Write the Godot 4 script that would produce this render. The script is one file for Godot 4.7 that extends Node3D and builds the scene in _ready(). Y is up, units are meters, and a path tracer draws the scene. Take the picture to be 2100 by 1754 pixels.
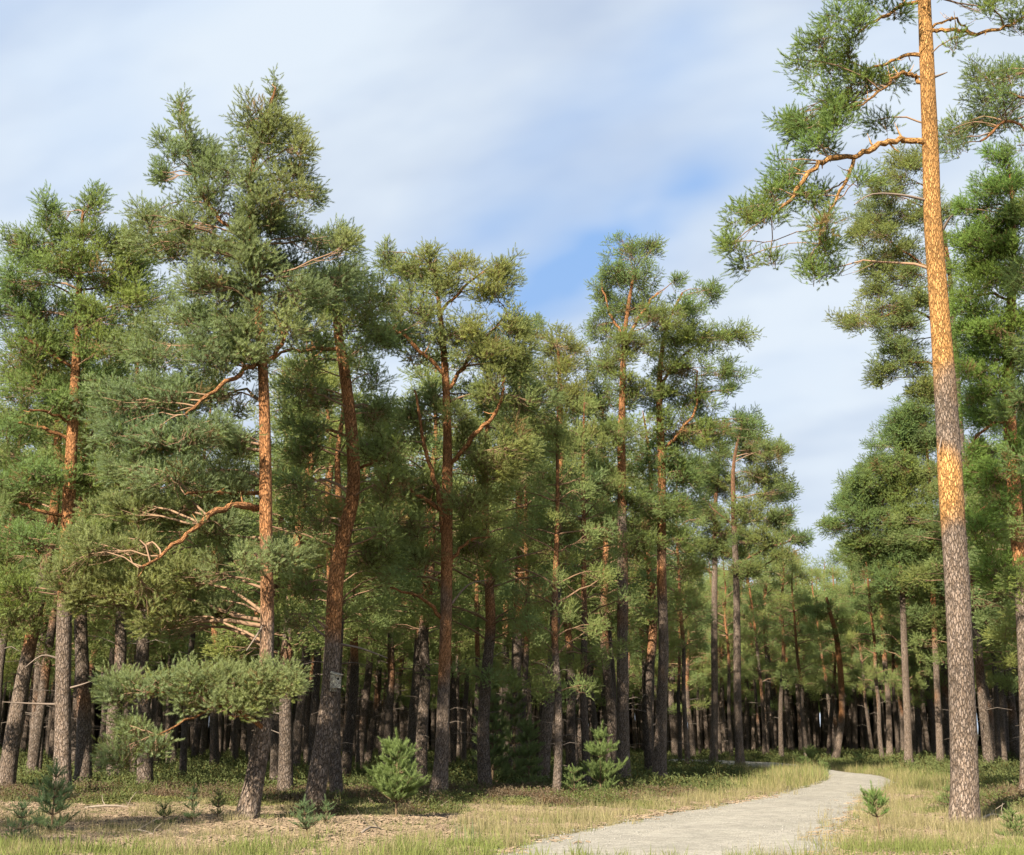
extends Node3D

# ------------------------------------------------------------------ survey of the place
# Positions were surveyed from the photograph's 2100 x 1754 frame: sight(x, y, depth) is a point at that depth.
const FOCAL := 2700.0
const EYE := Vector3(0, 1.5, 0)
const PITCH := 0.2269
var rng := RandomNumberGenerator.new()
var lumps := FastNoiseLite.new()
var patches := FastNoiseLite.new()
var numbers := {}
var road_left: Array[Vector2] = []
var road_right: Array[Vector2] = []
var road_mid: Array[Vector2] = []
var occupied: Array[Vector2] = []
var plain_sprays: Array = []    # the same with fewer needles, for the stand
var sprays: Array = []          # needle sprays: {mesh, needle arrays}
var candle: ArrayMesh
var M := {}

class Shape:
	var v := PackedVector3Array()
	var n := PackedVector3Array()
	var uv := PackedVector2Array()
	var c := PackedColorArray()
	var i := PackedInt32Array()
	func arrays(flat := false) -> Array:
		var a := []
		a.resize(Mesh.ARRAY_MAX)
		a[Mesh.ARRAY_VERTEX] = v
		if not flat:
			a[Mesh.ARRAY_NORMAL] = n
		a[Mesh.ARRAY_TEX_UV] = uv
		a[Mesh.ARRAY_COLOR] = c
		a[Mesh.ARRAY_INDEX] = i
		return a

func sight(px: float, py: float, depth: float) -> Vector3:
	var fx := (px - 1050.0) / FOCAL
	var fy := -(py - 877.0) / FOCAL
	var d := Vector3(fx, fy * cos(PITCH) + sin(PITCH), fy * sin(PITCH) - cos(PITCH))
	return EYE + d * (depth / -d.z)

func per_pixel(p: Vector3) -> float:
	return (p - EYE).dot(Vector3(0, sin(PITCH), -cos(PITCH))) / FOCAL

func on_ground(px: float, py: float) -> Vector3:
	var d := sight(px, py, 1.0) - EYE
	return EYE + d * (EYE.y / -d.y)

func frame_x(p: Vector3) -> float:
	return 1050.0 + (p.x - EYE.x) / per_pixel(p)

func frame_y(p: Vector3) -> float:
	return 877.0 - (p - EYE).dot(Vector3(0, cos(PITCH), sin(PITCH))) / per_pixel(p)

func road_distance(p: Vector2) -> float:
	var best := 1e9
	for k in road_mid.size() - 1:
		best = minf(best, p.distance_to(Geometry2D.get_closest_point_to_segment(p, road_mid[k], road_mid[k + 1])))
	return best

func inside_road(p: Vector2) -> bool:
	for k in road_left.size() - 1:
		if Geometry2D.is_point_in_polygon(p, PackedVector2Array([road_left[k], road_left[k + 1], road_right[k + 1], road_right[k]])):
			return true
	return false

func height(x: float, z: float) -> float:
	var h := lumps.get_noise_2d(x * 9.0, z * 9.0) * 0.16 + lumps.get_noise_2d(x * 40.0 + 90.0, z * 40.0) * 0.05
	var keep := clampf((road_distance(Vector2(x, z)) - 2.0) / 3.5, 0.0, 1.0)
	return h * keep + 0.02 * keep

func open_ground(x: float, z: float) -> float:    # 1 on the grassy verge and the strewn clearing, 0 under the trees
	var wob := lumps.get_noise_2d(x * 14.0, z * 14.0)
	var d := -z
	var a := clampf((27.0 + wob * 4.0 + (2.5 if x < -6.0 else 0.0) - d) / 1.6, 0.0, 1.0)
	var b := clampf((4.3 + wob * 2.2 - road_distance(Vector2(x, z))) / 1.4, 0.0, 1.0)
	return maxf(a, b)

# ------------------------------------------------------------------ naming and tagging
func numbered(called: String) -> String:
	numbers[called] = numbers.get(called, -1) + 1
	return called if numbers[called] == 0 else "%s_%03d" % [called, numbers[called]]

func tag(o: Node, label: String, category: String, group := "") -> void:
	o.set_meta("label", label)
	o.set_meta("category", category)
	if group:
		o.set_meta("group", group)

func thing(called: String, label: String, category: String, where: Vector3, group := "") -> Node3D:
	var o := Node3D.new()
	o.name = numbered(called)
	add_child(o)
	o.position = where
	tag(o, label, category, group)
	return o

func commit(called: String, surfaces: Array, materials: Array, parent: Node) -> MeshInstance3D:
	var m := ArrayMesh.new()
	for k in surfaces.size():
		m.add_surface_from_arrays(Mesh.PRIMITIVE_TRIANGLES, surfaces[k].arrays(materials[k] == M.grass))
		m.surface_set_material(k, materials[k])
	var o := MeshInstance3D.new()
	o.name = numbered(called) if parent == self else called
	o.mesh = m
	parent.add_child(o, true)
	return o

func scatter(called: String, mesh: Mesh, where: Array, tints: Array, parent: Node) -> MultiMeshInstance3D:
	var mm := MultiMesh.new()
	mm.transform_format = MultiMesh.TRANSFORM_3D
	mm.use_colors = true
	mm.mesh = mesh
	mm.instance_count = where.size()
	var b := PackedFloat32Array()
	b.resize(where.size() * 16)
	var k := 0
	for j in where.size():
		var t: Transform3D = where[j]
		var c: Color = tints[j]
		b[k] = t.basis.x.x; b[k + 1] = t.basis.y.x; b[k + 2] = t.basis.z.x; b[k + 3] = t.origin.x
		b[k + 4] = t.basis.x.y; b[k + 5] = t.basis.y.y; b[k + 6] = t.basis.z.y; b[k + 7] = t.origin.y
		b[k + 8] = t.basis.x.z; b[k + 9] = t.basis.y.z; b[k + 10] = t.basis.z.z; b[k + 11] = t.origin.z
		b[k + 12] = c.r; b[k + 13] = c.g; b[k + 14] = c.b; b[k + 15] = 1.0
		k += 16
	mm.buffer = b
	var o := MultiMeshInstance3D.new()
	o.name = numbered(called) if parent == self else called
	o.multimesh = mm
	parent.add_child(o, true)
	return o

# ------------------------------------------------------------------ shapes
func tube(s: Shape, pts: Array, radii: Array, sides: int, tints: Array, around := 1.0, relief := 0.0) -> void:
	var first := s.v.size()
	var run := 0.0
	var side := Vector3.RIGHT
	for k in pts.size():
		var p: Vector3 = pts[k]
		var t: Vector3 = (pts[mini(k + 1, pts.size() - 1)] - pts[maxi(k - 1, 0)]).normalized()
		if k == 0:
			side = (Vector3.RIGHT if absf(t.x) < 0.8 else Vector3.FORWARD)
		side = (side - t * side.dot(t)).normalized()
		var over := t.cross(side)
		if k > 0:
			run += p.distance_to(pts[k - 1])
		for j in sides + 1:
			var a := TAU * j / sides
			var out := side * cos(a) + over * sin(a)
			var r: float = radii[k]
			if relief > 0.0:
				r += relief * lumps.get_noise_3d((p.x + out.x * r) * 60.0, p.y * 25.0, (p.z + out.z * r) * 60.0)
			s.v.append(p + out * r)
			s.n.append(out)
			s.uv.append(Vector2(around * j / sides, run))
			s.c.append(tints[k])
	for k in pts.size() - 1:
		for j in sides:
			var a := first + k * (sides + 1) + j
			var b := a + sides + 1
			s.i.append_array(PackedInt32Array([a, b, a + 1, a + 1, b, b + 1]))

func smooth_path(pts: Array, steps: int) -> Array:   # Catmull-Rom through Vector3 points
	var out := []
	for k in pts.size() - 1:
		var a: Vector3 = pts[maxi(k - 1, 0)]
		var b: Vector3 = pts[k]
		var c: Vector3 = pts[k + 1]
		var d: Vector3 = pts[mini(k + 2, pts.size() - 1)]
		for j in steps:
			out.append(b.cubic_interpolate(c, a, d, float(j) / steps))
	out.append(pts[-1])
	return out

func box(s: Shape, size: Vector3, at: Transform3D, tint: Color) -> void:
	var h := size / 2.0
	for ax in 3:
		for sgn in [-1.0, 1.0]:
			var n := Vector3.ZERO
			n[ax] = sgn
			var u := Vector3.ZERO
			u[(ax + 1) % 3] = 1.0
			var w := n.cross(u)
			var f := s.v.size()
			for q in [[-1, -1], [1, -1], [1, 1], [-1, 1]]:
				s.v.append(at * ((n + u * q[0] + w * q[1]) * h))
				s.n.append(at.basis * n)
				s.uv.append(Vector2(q[0] * h[(ax + 1) % 3], q[1] * h.y))
				s.c.append(tint)
			s.i.append_array(PackedInt32Array([f, f + 2, f + 1, f, f + 3, f + 2]))

func shoot(s: Shape, a: Vector3, b: Vector3, needles: int, long: float, wide: float, tint: Color) -> void:
	var axis := (b - a).normalized()
	var side := axis.cross(Vector3(0.3, 0.2, 0.9)).normalized()
	var over := axis.cross(side)
	for k in needles:
		var f := float(k) / needles
		var ang := k * 2.4 + rng.randf() * 0.6
		var rad := side * cos(ang) + over * sin(ang)
		var lean := lerpf(0.85, 0.35, f * f)
		var dir := (axis * (1.0 - lean * 0.45) + rad * lean).normalized()
		var p := a.lerp(b, f)
		var l := long * rng.randf_range(0.8, 1.15)
		var w := axis.cross(rad) * wide * 0.5
		var n := (rad * 0.8 + axis * 0.35).normalized()
		var g := rng.randf_range(0.88, 1.12)
		var col := Color(tint.r * g, tint.g * g, tint.b * g)
		var i0 := s.v.size()
		s.v.append_array(PackedVector3Array([p - w, p + w, p + dir * l]))
		s.n.append_array(PackedVector3Array([n, n, n]))
		s.uv.append_array(PackedVector2Array([Vector2.ZERO, Vector2.ZERO, Vector2.ONE]))
		s.c.append_array(PackedColorArray([col, col, col]))
		s.i.append_array(PackedInt32Array([i0, i0 + 2, i0 + 1]))

func puff(s: Shape, at: Vector3, dir: Vector3, long: float, needles: int, wide: float, tint: Color) -> void:
	shoot(s, at, at + dir * long, needles, 0.05, wide, tint)

func make_spray(number: int, fine: bool) -> Dictionary:    # a bough end half a metre long: twigs that end in brushes of needles
	rng.seed = 900 + number
	var s := Shape.new()
	var w := Shape.new()
	var wood := Color(0.22, 0.145, 0.095)
	var wide := 0.0082 if fine else 0.013
	var many := 26 if fine else 13
	var bend := Vector3(rng.randf_range(-0.07, 0.07), 0, rng.randf_range(-0.07, 0.07))
	var spine := [Vector3.ZERO, Vector3(0, 0.15, 0) - bend * 0.6, Vector3(0, 0.32, 0) + bend, Vector3(0, 0.46, 0) + bend * 1.8]
	tube(w, spine, [0.006, 0.005, 0.004, 0.002], 3, [wood, wood, wood, wood])
	puff(s, spine[2], (spine[3] - spine[2]).normalized(), 0.15, int(many * 1.4), wide, Color(1, 1, 1))
	for k in 11:
		var f := lerpf(0.12, 0.95, k / 10.0)
		var at: Vector3 = spine[0].lerp(spine[2], f)
		var a := k * 2.4 + rng.randf_range(-0.4, 0.4)
		var out := Vector3(cos(a), rng.randf_range(-0.05, 0.5), sin(a)).normalized()
		var l := rng.randf_range(0.16, 0.36) * lerpf(1.1, 0.6, f)
		var mid := at + out * l * 0.6 + Vector3(rng.randf_range(-0.03, 0.03), 0, rng.randf_range(-0.03, 0.03))
		var turn := (out + Vector3.UP * rng.randf_range(0.3, 1.1)).normalized()
		var tip := mid + turn * l * 0.4
		tube(w, [at, mid, tip], [0.004, 0.003, 0.002], 3, [wood, wood, wood])
		var g := rng.randf_range(0.78, 1.18)
		var tint := Color(g, g, g)
		if rng.randf() < 0.12:
			tint = Color(g * 1.35, g * 1.05, g * 0.65)
		puff(s, tip - turn * 0.03, turn, rng.randf_range(0.08, 0.13), many, wide, tint)
		var aside := (turn + Vector3(rng.randfn(), rng.randf(), rng.randfn()) * 0.6).normalized()
		puff(s, mid, aside, rng.randf_range(0.06, 0.1), int(many * 0.85), wide, tint)
		if rng.randf() < 0.6:
			var low := at.lerp(mid, 0.5)
			puff(s, low, (out * 0.4 + Vector3(rng.randfn(), 1.2, rng.randfn()) * 0.6).normalized(), 0.06, int(many * 0.7), wide, tint)
	var m := ArrayMesh.new()
	m.add_surface_from_arrays(Mesh.PRIMITIVE_TRIANGLES, s.arrays(true))
	m.surface_set_material(0, M.needle)
	m.add_surface_from_arrays(Mesh.PRIMITIVE_TRIANGLES, w.arrays(true))
	m.surface_set_material(1, M.twig)
	return {"mesh": m, "needles": s}

func make_candle() -> ArrayMesh:                            # one long shoot of a young pine
	rng.seed = 950
	var s := Shape.new()
	shoot(s, Vector3.ZERO, Vector3(0, 0.2, 0), 70, 0.06, 0.0065, Color(1, 1, 1))
	var m := ArrayMesh.new()
	m.add_surface_from_arrays(Mesh.PRIMITIVE_TRIANGLES, s.arrays(true))
	m.surface_set_material(0, M.needle)
	return m

func facing(up: Vector3, turn: float, size: float) -> Basis:
	var x := up.cross(Vector3(0.31, 0.17, 0.93)).normalized()
	var b := Basis(x, up, x.cross(up)).orthonormalized()
	return (b * Basis(Vector3.UP, turn)).scaled_local(Vector3(size, size, size))

# One bough: a limb from the trunk to the middle of its foliage, twigs to every spray. Returns the placed sprays.
func bough(w: Shape, from: Vector3, to: Vector3, radius: float, ax: Vector3, count: int, size: float, hue: Color, wood: Color, axis: Vector3, placed: Array, tints: Array) -> void:
	var l := from.distance_to(to)
	var sag := Vector3(rng.randf_range(-0.12, 0.12), rng.randf_range(-0.05, 0.2), rng.randf_range(-0.12, 0.12)) * l
	var path := []
	var radii := []
	var cols := []
	for k in 7:
		var f := k / 6.0
		var p := from.bezier_interpolate(from.lerp(to, 0.35) + sag, from.lerp(to, 0.7) + sag * 0.7, to, f)
		if k > 0 and k < 6:
			p += Vector3(rng.randf_range(-1, 1), rng.randf_range(-1, 1), rng.randf_range(-1, 1)) * l * 0.02
		path.append(p)
		radii.append(lerpf(radius, 0.009, pow(f, 0.7)))
		cols.append(wood)
	tube(w, path, radii, 5, cols)
	var outward := Vector3(to.x - axis.x, 0, to.z - axis.z)
	outward = outward.normalized() if outward.length() > 0.05 else Vector3.ZERO
	for k in count:
		var u := (Vector3(rng.randfn(), rng.randfn(), rng.randfn()) * 0.46).limit_length(1.1)
		var p := to + Vector3(u.x * ax.x, u.y * ax.y, u.z * ax.z)
		var dir := (Vector3(u.x, u.y * 0.5, u.z) * 0.75 + Vector3.UP * rng.randf_range(0.3, 1.0) + outward * 0.35).normalized()
		var sz := size * rng.randf_range(0.75, 1.2)
		var foot := p - dir * 0.28 * sz
		placed.append(Transform3D(facing(dir, rng.randf() * TAU, sz), foot))
		var g := rng.randf_range(0.8, 1.2)
		var warm := patches.get_noise_3d(p.x * 22.0, p.y * 22.0, p.z * 22.0) * 0.5
		if rng.randf() < 0.02:                                # a withered bough end
			tints.append(Color(0.30, 0.215, 0.105) * g)
		else:
			tints.append(Color(hue.r * g * (1.0 + warm * 0.35), hue.g * g, hue.b * g * (1.0 - warm * 0.5)))
		var root: Vector3 = path[rng.randi_range(3, 6)]
		var half := root.lerp(foot, 0.55) + Vector3(rng.randf_range(-0.05, 0.05), -0.06 * root.distance_to(foot), rng.randf_range(-0.05, 0.05))
		tube(w, [root, half, foot], [0.007, 0.005, 0.004], 3, [wood, wood, wood])

var bark_low := Color(0.334, 0.270, 0.220)
var bark_high := Color(0.654, 0.327, 0.144)
func bark_tint(f: float, p: Vector3, change: float) -> Color:   # grey plates below, thin orange bark above
	var t := clampf((f - change + patches.get_noise_3d(p.x * 50.0, p.y * 45.0, p.z * 50.0) * 0.28) / 0.12 + 0.5, 0.0, 1.0)
	var g := 1.0 + lumps.get_noise_3d(p.x * 70.0, p.y * 50.0, p.z * 70.0) * 0.35
	var low := bark_low
	var high := bark_high
	return Color(lerpf(low.r, high.r, t) * g, lerpf(low.g, high.g, t) * g, lerpf(low.b, high.b, t) * g)

# ------------------------------------------------------------------ a surveyed tree
# trunk, limbs: [x, y, width] in the survey frame; pads: [x, y, half width, half height (, nearer or farther by)].
func pine(label: String, trunk: Array, pads: Array, o := {}) -> Node3D:
	rng.seed = o.get("seed", hash(label))
	var depth: float = o.get("depth", -on_ground(trunk[0][0], trunk[0][1]).z)
	var base := sight(trunk[0][0], trunk[0][1], depth)
	base.y = height(base.x, base.z) - 0.04
	var t := thing("pine_tree", label, "pine tree", base, o.get("group", "pines standing in front"))
	occupied.append(Vector2(base.x, base.z))
	var change: float = o.get("orange", 0.42)
	bark_high = o.get("bark", Color(0.654, 0.327, 0.144))
	var hue: Color = o.get("hue", Color(0.135, 0.173, 0.069))
	var path := []
	var wide := []
	var bend := 0.0
	for k in trunk.size():
		var p := sight(trunk[k][0], trunk[k][1], depth + bend)
		if k == 0:
			p = base
		path.append(p - base)
		wide.append(trunk[k][2] * 0.5 * per_pixel(p))
		bend += rng.randf_range(-0.06, 0.06)
	var fine: int = o.get("fine", 8)
	var spine := smooth_path(path, fine)
	var radii := []
	for k in spine.size():
		var f := float(k) / fine
		var a := mini(int(f), wide.size() - 1)
		var b := mini(a + 1, wide.size() - 1)
		radii.append(lerpf(wide[a], wide[b], f - int(f)))
	var tall: float = spine[-1].y
	for k in spine.size():                                    # the root flare
		var h: float = spine[k].y
		radii[k] *= 1.0 + 0.35 * exp(-h / 0.35)
	var cols := []
	for p in spine:
		cols.append(bark_tint(p.y / tall, p + base, change))
	var sh := Shape.new()
	var sides: int = o.get("sides", 20)
	tube(sh, spine, radii, sides, cols, maxf(1.0, roundf(TAU * radii[0] / 0.62)), o.get("relief", 0.012))
	for j in sh.v.size():                                     # bark tone wanders round the trunk too
		sh.c[j] = bark_tint(sh.v[j].y / tall, sh.v[j] + base, change)
		if sh.v[j].y < 0.7:                                   # roots swell the foot unevenly
			var away := Vector3(sh.v[j].x, 0, sh.v[j].z)
			var ang := atan2(away.z, away.x)
			sh.v[j] += away * (0.16 + 0.14 * sin(ang * 4.0 + depth) + 0.08 * sin(ang * 7.0 + 2.0 * depth)) * exp(-maxf(sh.v[j].y, 0.0) / 0.16)
	var st := SurfaceTool.new()
	st.create_from_arrays(sh.arrays())
	st.generate_normals()
	var tm := st.commit()
	tm.surface_set_material(0, M.bark)
	var to := MeshInstance3D.new()
	to.name = "trunk"
	to.mesh = tm
	t.add_child(to, true)
	# where boughs may start
	var starts := []
	for k in range(int(spine.size() * 0.22), spine.size()):
		starts.append([spine[k], radii[k]])
	for limb in o.get("limbs", []):
		var lp := []
		var lr := []
		for q in limb:
			var dz: float = q[3] if q.size() > 3 else 0.0
			var p := sight(q[0], q[1], depth + dz)
			lp.append(p - base)
			lr.append(q[2] * 0.5 * per_pixel(p))
		var ls := smooth_path(lp, 5)
		var rr := []
		var cc := []
		for k in ls.size():
			var f := k / 5.0
			var a := mini(int(f), lr.size() - 1)
			var b := mini(a + 1, lr.size() - 1)
			rr.append(lerpf(lr[a], lr[b], f - int(f)))
			cc.append(bark_tint(0.9 if o.get("red_limbs", true) else 0.2, ls[k] + base, 0.5))
			if k > 2:
				starts.append([ls[k], rr[k]])
		for k in range(1, ls.size() - 1):
			ls[k] += Vector3(rng.randf_range(-1, 1), rng.randf_range(-1, 1), rng.randf_range(-1, 1)) * (0.022 + 0.35 * rr[k])
			rr[k] *= rng.randf_range(0.88, 1.14)
		var w := Shape.new()
		tube(w, ls, rr, 8, cc, 1.0, 0.006)
		var bough_node := commit("branch", [w], [M.bark], t)
		for k in range(3, ls.size() - 1, 3):                     # broken side twigs
			var sw := Shape.new()
			var d := Vector3(rng.randf_range(-1, 1), rng.randf_range(-0.7, 1), rng.randf_range(-1, 1)).normalized() * rng.randf_range(0.12, 0.4)
			tube(sw, [ls[k], ls[k] + d * 0.5, ls[k] + d + Vector3(0, 0.06, 0)], [rr[k] * 0.35, rr[k] * 0.25, 0.003], 4, [cc[k] * 0.6, cc[k] * 0.6, cc[k] * 0.6])
			commit("twig", [sw], [M.twig], bough_node)
	var placed := []
	var tints := []
	var crowd: float = o.get("crowd", 1.0)
	var all := []
	for q in pads:
		all.append([q, false])
		if rng.randf() < o.get("behind", 0.9):
			all.append([q, true])
	var lowest := 0.0
	for q in pads:
		lowest = maxf(lowest, q[1])
	var front: float = o.get("front", 0.45)
	for k in trunk.size() - 1:
		var steps := int(absf(trunk[k + 1][1] - trunk[k][1]) / 38.0) + 1
		for j in steps:
			var x := lerpf(trunk[k][0], trunk[k + 1][0], float(j) / steps)
			var y := lerpf(trunk[k][1], trunk[k + 1][1], float(j) / steps)
			if y < minf(lowest, o.get("front_from", 900.0)) and rng.randf() < front:
				var near := 30.0 * 24.0 / depth
				all.append([[x + rng.randf_range(-1, 1) * near, y, near * rng.randf_range(1.0, 1.7), near * rng.randf_range(0.6, 0.95), rng.randf_range(-1.0, -0.5)], false])
	for e in all:
		var q: Array = e[0]
		var dz: float = q[4] if q.size() > 4 else rng.randf_range(-1.1, 0.5)
		var x: float = q[0]
		var y: float = q[1]
		if e[1]:
			dz += rng.randf_range(0.7, 2.2)
			x += rng.randf_range(-0.4, 0.4) * q[2]
			y += rng.randf_range(-0.2, 0.5) * q[3]
		var mid := sight(x, y, depth + dz) - base
		var px := per_pixel(mid + base)
		var ax := Vector3(q[2] * px, q[3] * px, maxf(0.22, minf(q[2] * px, 0.75))) * 1.2
		var best := 1e9
		var from := starts[0] as Array
		for c in starts:
			var away: Vector3 = mid - c[0]
			var flat := Vector2(away.x, away.z).length()
			var cost := flat + 1.6 * absf(away.y - 0.22 * flat - 0.1)
			if cost < best:
				best = cost
				from = c
		var l := mid.distance_to(from[0])
		var count := int(ceil(crowd * 56.0 * pow(ax.x * ax.y * ax.z, 0.6667)))
		var w := Shape.new()
		var wood := Color(0.24, 0.155, 0.10) * rng.randf_range(0.85, 1.15)
		bough(w, from[0], mid - Vector3(0, ax.y * 0.35, 0), minf(from[1] * 0.6, 0.010 + 0.011 * l), ax, maxi(3, count), o.get("size", 1.0) * 0.88, hue, wood, from[0], placed, tints)
		commit("branch", [w], [M.twig], t)
	for q in o.get("dead", []):                               # bare broken boughs
		var w := Shape.new()
		var lp := []
		var rr := []
		var cc := []
		for k in q.size():
			lp.append(sight(q[k][0], q[k][1], depth - 0.15 * k) - base)
			rr.append(lerpf(0.03, 0.008, float(k) / (q.size() - 1)))
		var ls := smooth_path(lp, 3)
		var r2 := []
		for k in ls.size():
			r2.append(lerpf(0.03, 0.008, float(k) / (ls.size() - 1)))
			cc.append(Color(0.2, 0.16, 0.13))
		tube(w, ls, r2, 5, cc)
		commit("dead_branch", [w], [M.twig], t)
	scatter("crown", sprays[rng.randi() % sprays.size()].mesh, placed, tints, t).set_meta("kind", "stuff")
	return t

# ------------------------------------------------------------------ trees of the stand
var stand: Array = []

func make_stand_pine(number: int) -> Dictionary:   # {trunk, whorls, crown} of a pine 14 m tall
	rng.seed = 4000 + number
	var tall := 14.0
	bark_high = Color(0.65, 0.33, 0.155)
	bark_low = Color(0.25, 0.205, 0.17) * rng.randf_range(0.75, 1.25)
	var path := []
	var wob := Vector3.ZERO
	for k in 9:
		path.append(wob + Vector3(0, tall * k / 8.0, 0))
		wob += Vector3(rng.randf_range(-0.16, 0.16), 0, rng.randf_range(-0.16, 0.16))
	var spine := smooth_path(path, 3)
	var radii := []
	var cols := []
	var change := rng.randf_range(0.3, 0.46)
	for k in spine.size():
		var f: float = spine[k].y / tall
		radii.append((0.155 * pow(1.0 - f, 0.65) + 0.01) * (1.0 + 0.35 * exp(-f * tall / 0.3)))
		cols.append(bark_tint(f, spine[k] + Vector3(number * 7, 0, 0), change))
	var sh := Shape.new()
	tube(sh, spine, radii, 12, cols, 2.0, 0.012)
	for j in sh.v.size():
		sh.c[j] = bark_tint(sh.v[j].y / tall, sh.v[j] + Vector3(number * 7, 0, 0), change)
	var trunk := ArrayMesh.new()
	trunk.add_surface_from_arrays(Mesh.PRIMITIVE_TRIANGLES, sh.arrays())
	trunk.surface_set_material(0, M.bark)
	var whorls := []
	var placed := []
	var tints := []
	var low := rng.randf_range(0.27, 0.42)
	var levels := 12
	for k in levels:
		var f := lerpf(low, 0.97, float(k) / (levels - 1))
		var w := Shape.new()
		var reach := 1.95 * sin(PI * clampf(0.22 + 0.74 * pow(float(k) / (levels - 1), 0.85), 0, 1)) + 0.12
		var n := rng.randi_range(3, 5) if k < levels - 1 else 2
		var a0 := rng.randf() * TAU
		for j in n:
			var a := a0 + TAU * (j + rng.randf_range(-0.25, 0.25)) / n
			var r := reach * rng.randf_range(0.55, 1.1)
			var at: Vector3 = spine[int(f * (spine.size() - 1))]
			var to := at + Vector3(cos(a) * r, r * rng.randf_range(0.05, 0.4) + rng.randf_range(-0.2, 0.25), sin(a) * r)
			bough(w, at, to, 0.012 + 0.016 * r, Vector3(0.62, 0.3, 0.62) * rng.randf_range(0.75, 1.15), 7, 1.15, Color(0.25, 0.298, 0.115), Color(0.19, 0.12, 0.075), at, placed, tints)
		var m := ArrayMesh.new()
		m.add_surface_from_arrays(Mesh.PRIMITIVE_TRIANGLES, w.arrays())
		m.surface_set_material(0, M.twig)
		whorls.append(m)
	var dead := []                                             # dead boughs below the crown
	for k in 6:
		var d := Shape.new()
		var f := rng.randf_range(0.1, low + 0.05)
		var at: Vector3 = spine[int(f * (spine.size() - 1))]
		var a := rng.randf() * TAU
		var l := rng.randf_range(0.4, 1.5)
		var e := at + Vector3(cos(a) * l, rng.randf_range(-0.1, 0.35) * l, sin(a) * l)
		tube(d, [at, at.lerp(e, 0.5) + Vector3(0, 0.1 * l, 0), e], [0.017, 0.012, 0.005], 4, [Color(0.16, 0.13, 0.11), Color(0.16, 0.13, 0.11), Color(0.16, 0.13, 0.11)])
		var dm := ArrayMesh.new()
		dm.add_surface_from_arrays(Mesh.PRIMITIVE_TRIANGLES, d.arrays())
		dm.surface_set_material(0, M.twig)
		dead.append(dm)
	var crown := bake(placed, tints, 1)
	return {"trunk": trunk, "whorls": whorls, "dead": dead, "crown": crown, "placed": placed, "tints": tints, "trunk_shape": sh}

func bake(placed: Array, tints: Array, every: int) -> ArrayMesh:
	var s := Shape.new()
	for k in range(0, placed.size(), every):
		var sp: Shape = plain_sprays[k % plain_sprays.size()].needles
		var t: Transform3D = placed[k]
		if every > 1:
			t = t.scaled_local(Vector3.ONE * 1.5)
		var first := s.v.size()
		s.v.append_array(t * sp.v)
		s.n.append_array(Transform3D(t.basis.orthonormalized(), Vector3.ZERO) * sp.n)
		var c := PackedColorArray()
		c.resize(sp.v.size())
		c.fill(tints[k])
		s.c.append_array(c)
		s.uv.append_array(sp.uv)
		var i := sp.i.duplicate()
		for j in i.size():
			i[j] += first
		s.i.append_array(i)
	var m := ArrayMesh.new()
	m.add_surface_from_arrays(Mesh.PRIMITIVE_TRIANGLES, s.arrays(true))
	m.surface_set_material(0, M.needle)
	return m

var stand_roots := {}

func stand_tree(kind: int, where: Vector3, size: float, turn: float, lean: Vector2, label: String, group: String) -> Node3D:
	var o: Node3D
	if stand_roots.has(kind):
		o = stand_roots[kind].duplicate()
		o.name = numbered("stand_pine")
		add_child(o)
	else:
		o = Node3D.new()
		o.name = numbered("stand_pine")
		add_child(o)
		var p: Dictionary = stand[kind]
		for e in [["trunk", p.trunk], ["crown", p.crown]] + p.dead.map(func(m): return ["dead_branch", m]):
			var q := MeshInstance3D.new()
			q.name = e[0]
			q.mesh = e[1]
			o.add_child(q, true)
		for w in p.whorls:
			var q := MeshInstance3D.new()
			q.name = "branch_whorl"
			q.mesh = w
			o.add_child(q, true)
		stand_roots[kind] = o
	var stout := 1.0 + 0.32 * sin(where.x * 12.9 + where.z * 7.3)      # some thicker, some thinner
	o.transform = Transform3D((Basis(Vector3(0, 0, 1), -lean.x) * Basis(Vector3(1, 0, 0), lean.y) * Basis(Vector3.UP, turn)).scaled_local(Vector3(size * stout, size, size * stout)), where)
	tag(o, label, "pine tree", group)
	occupied.append(Vector2(where.x, where.z))
	return o

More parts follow.
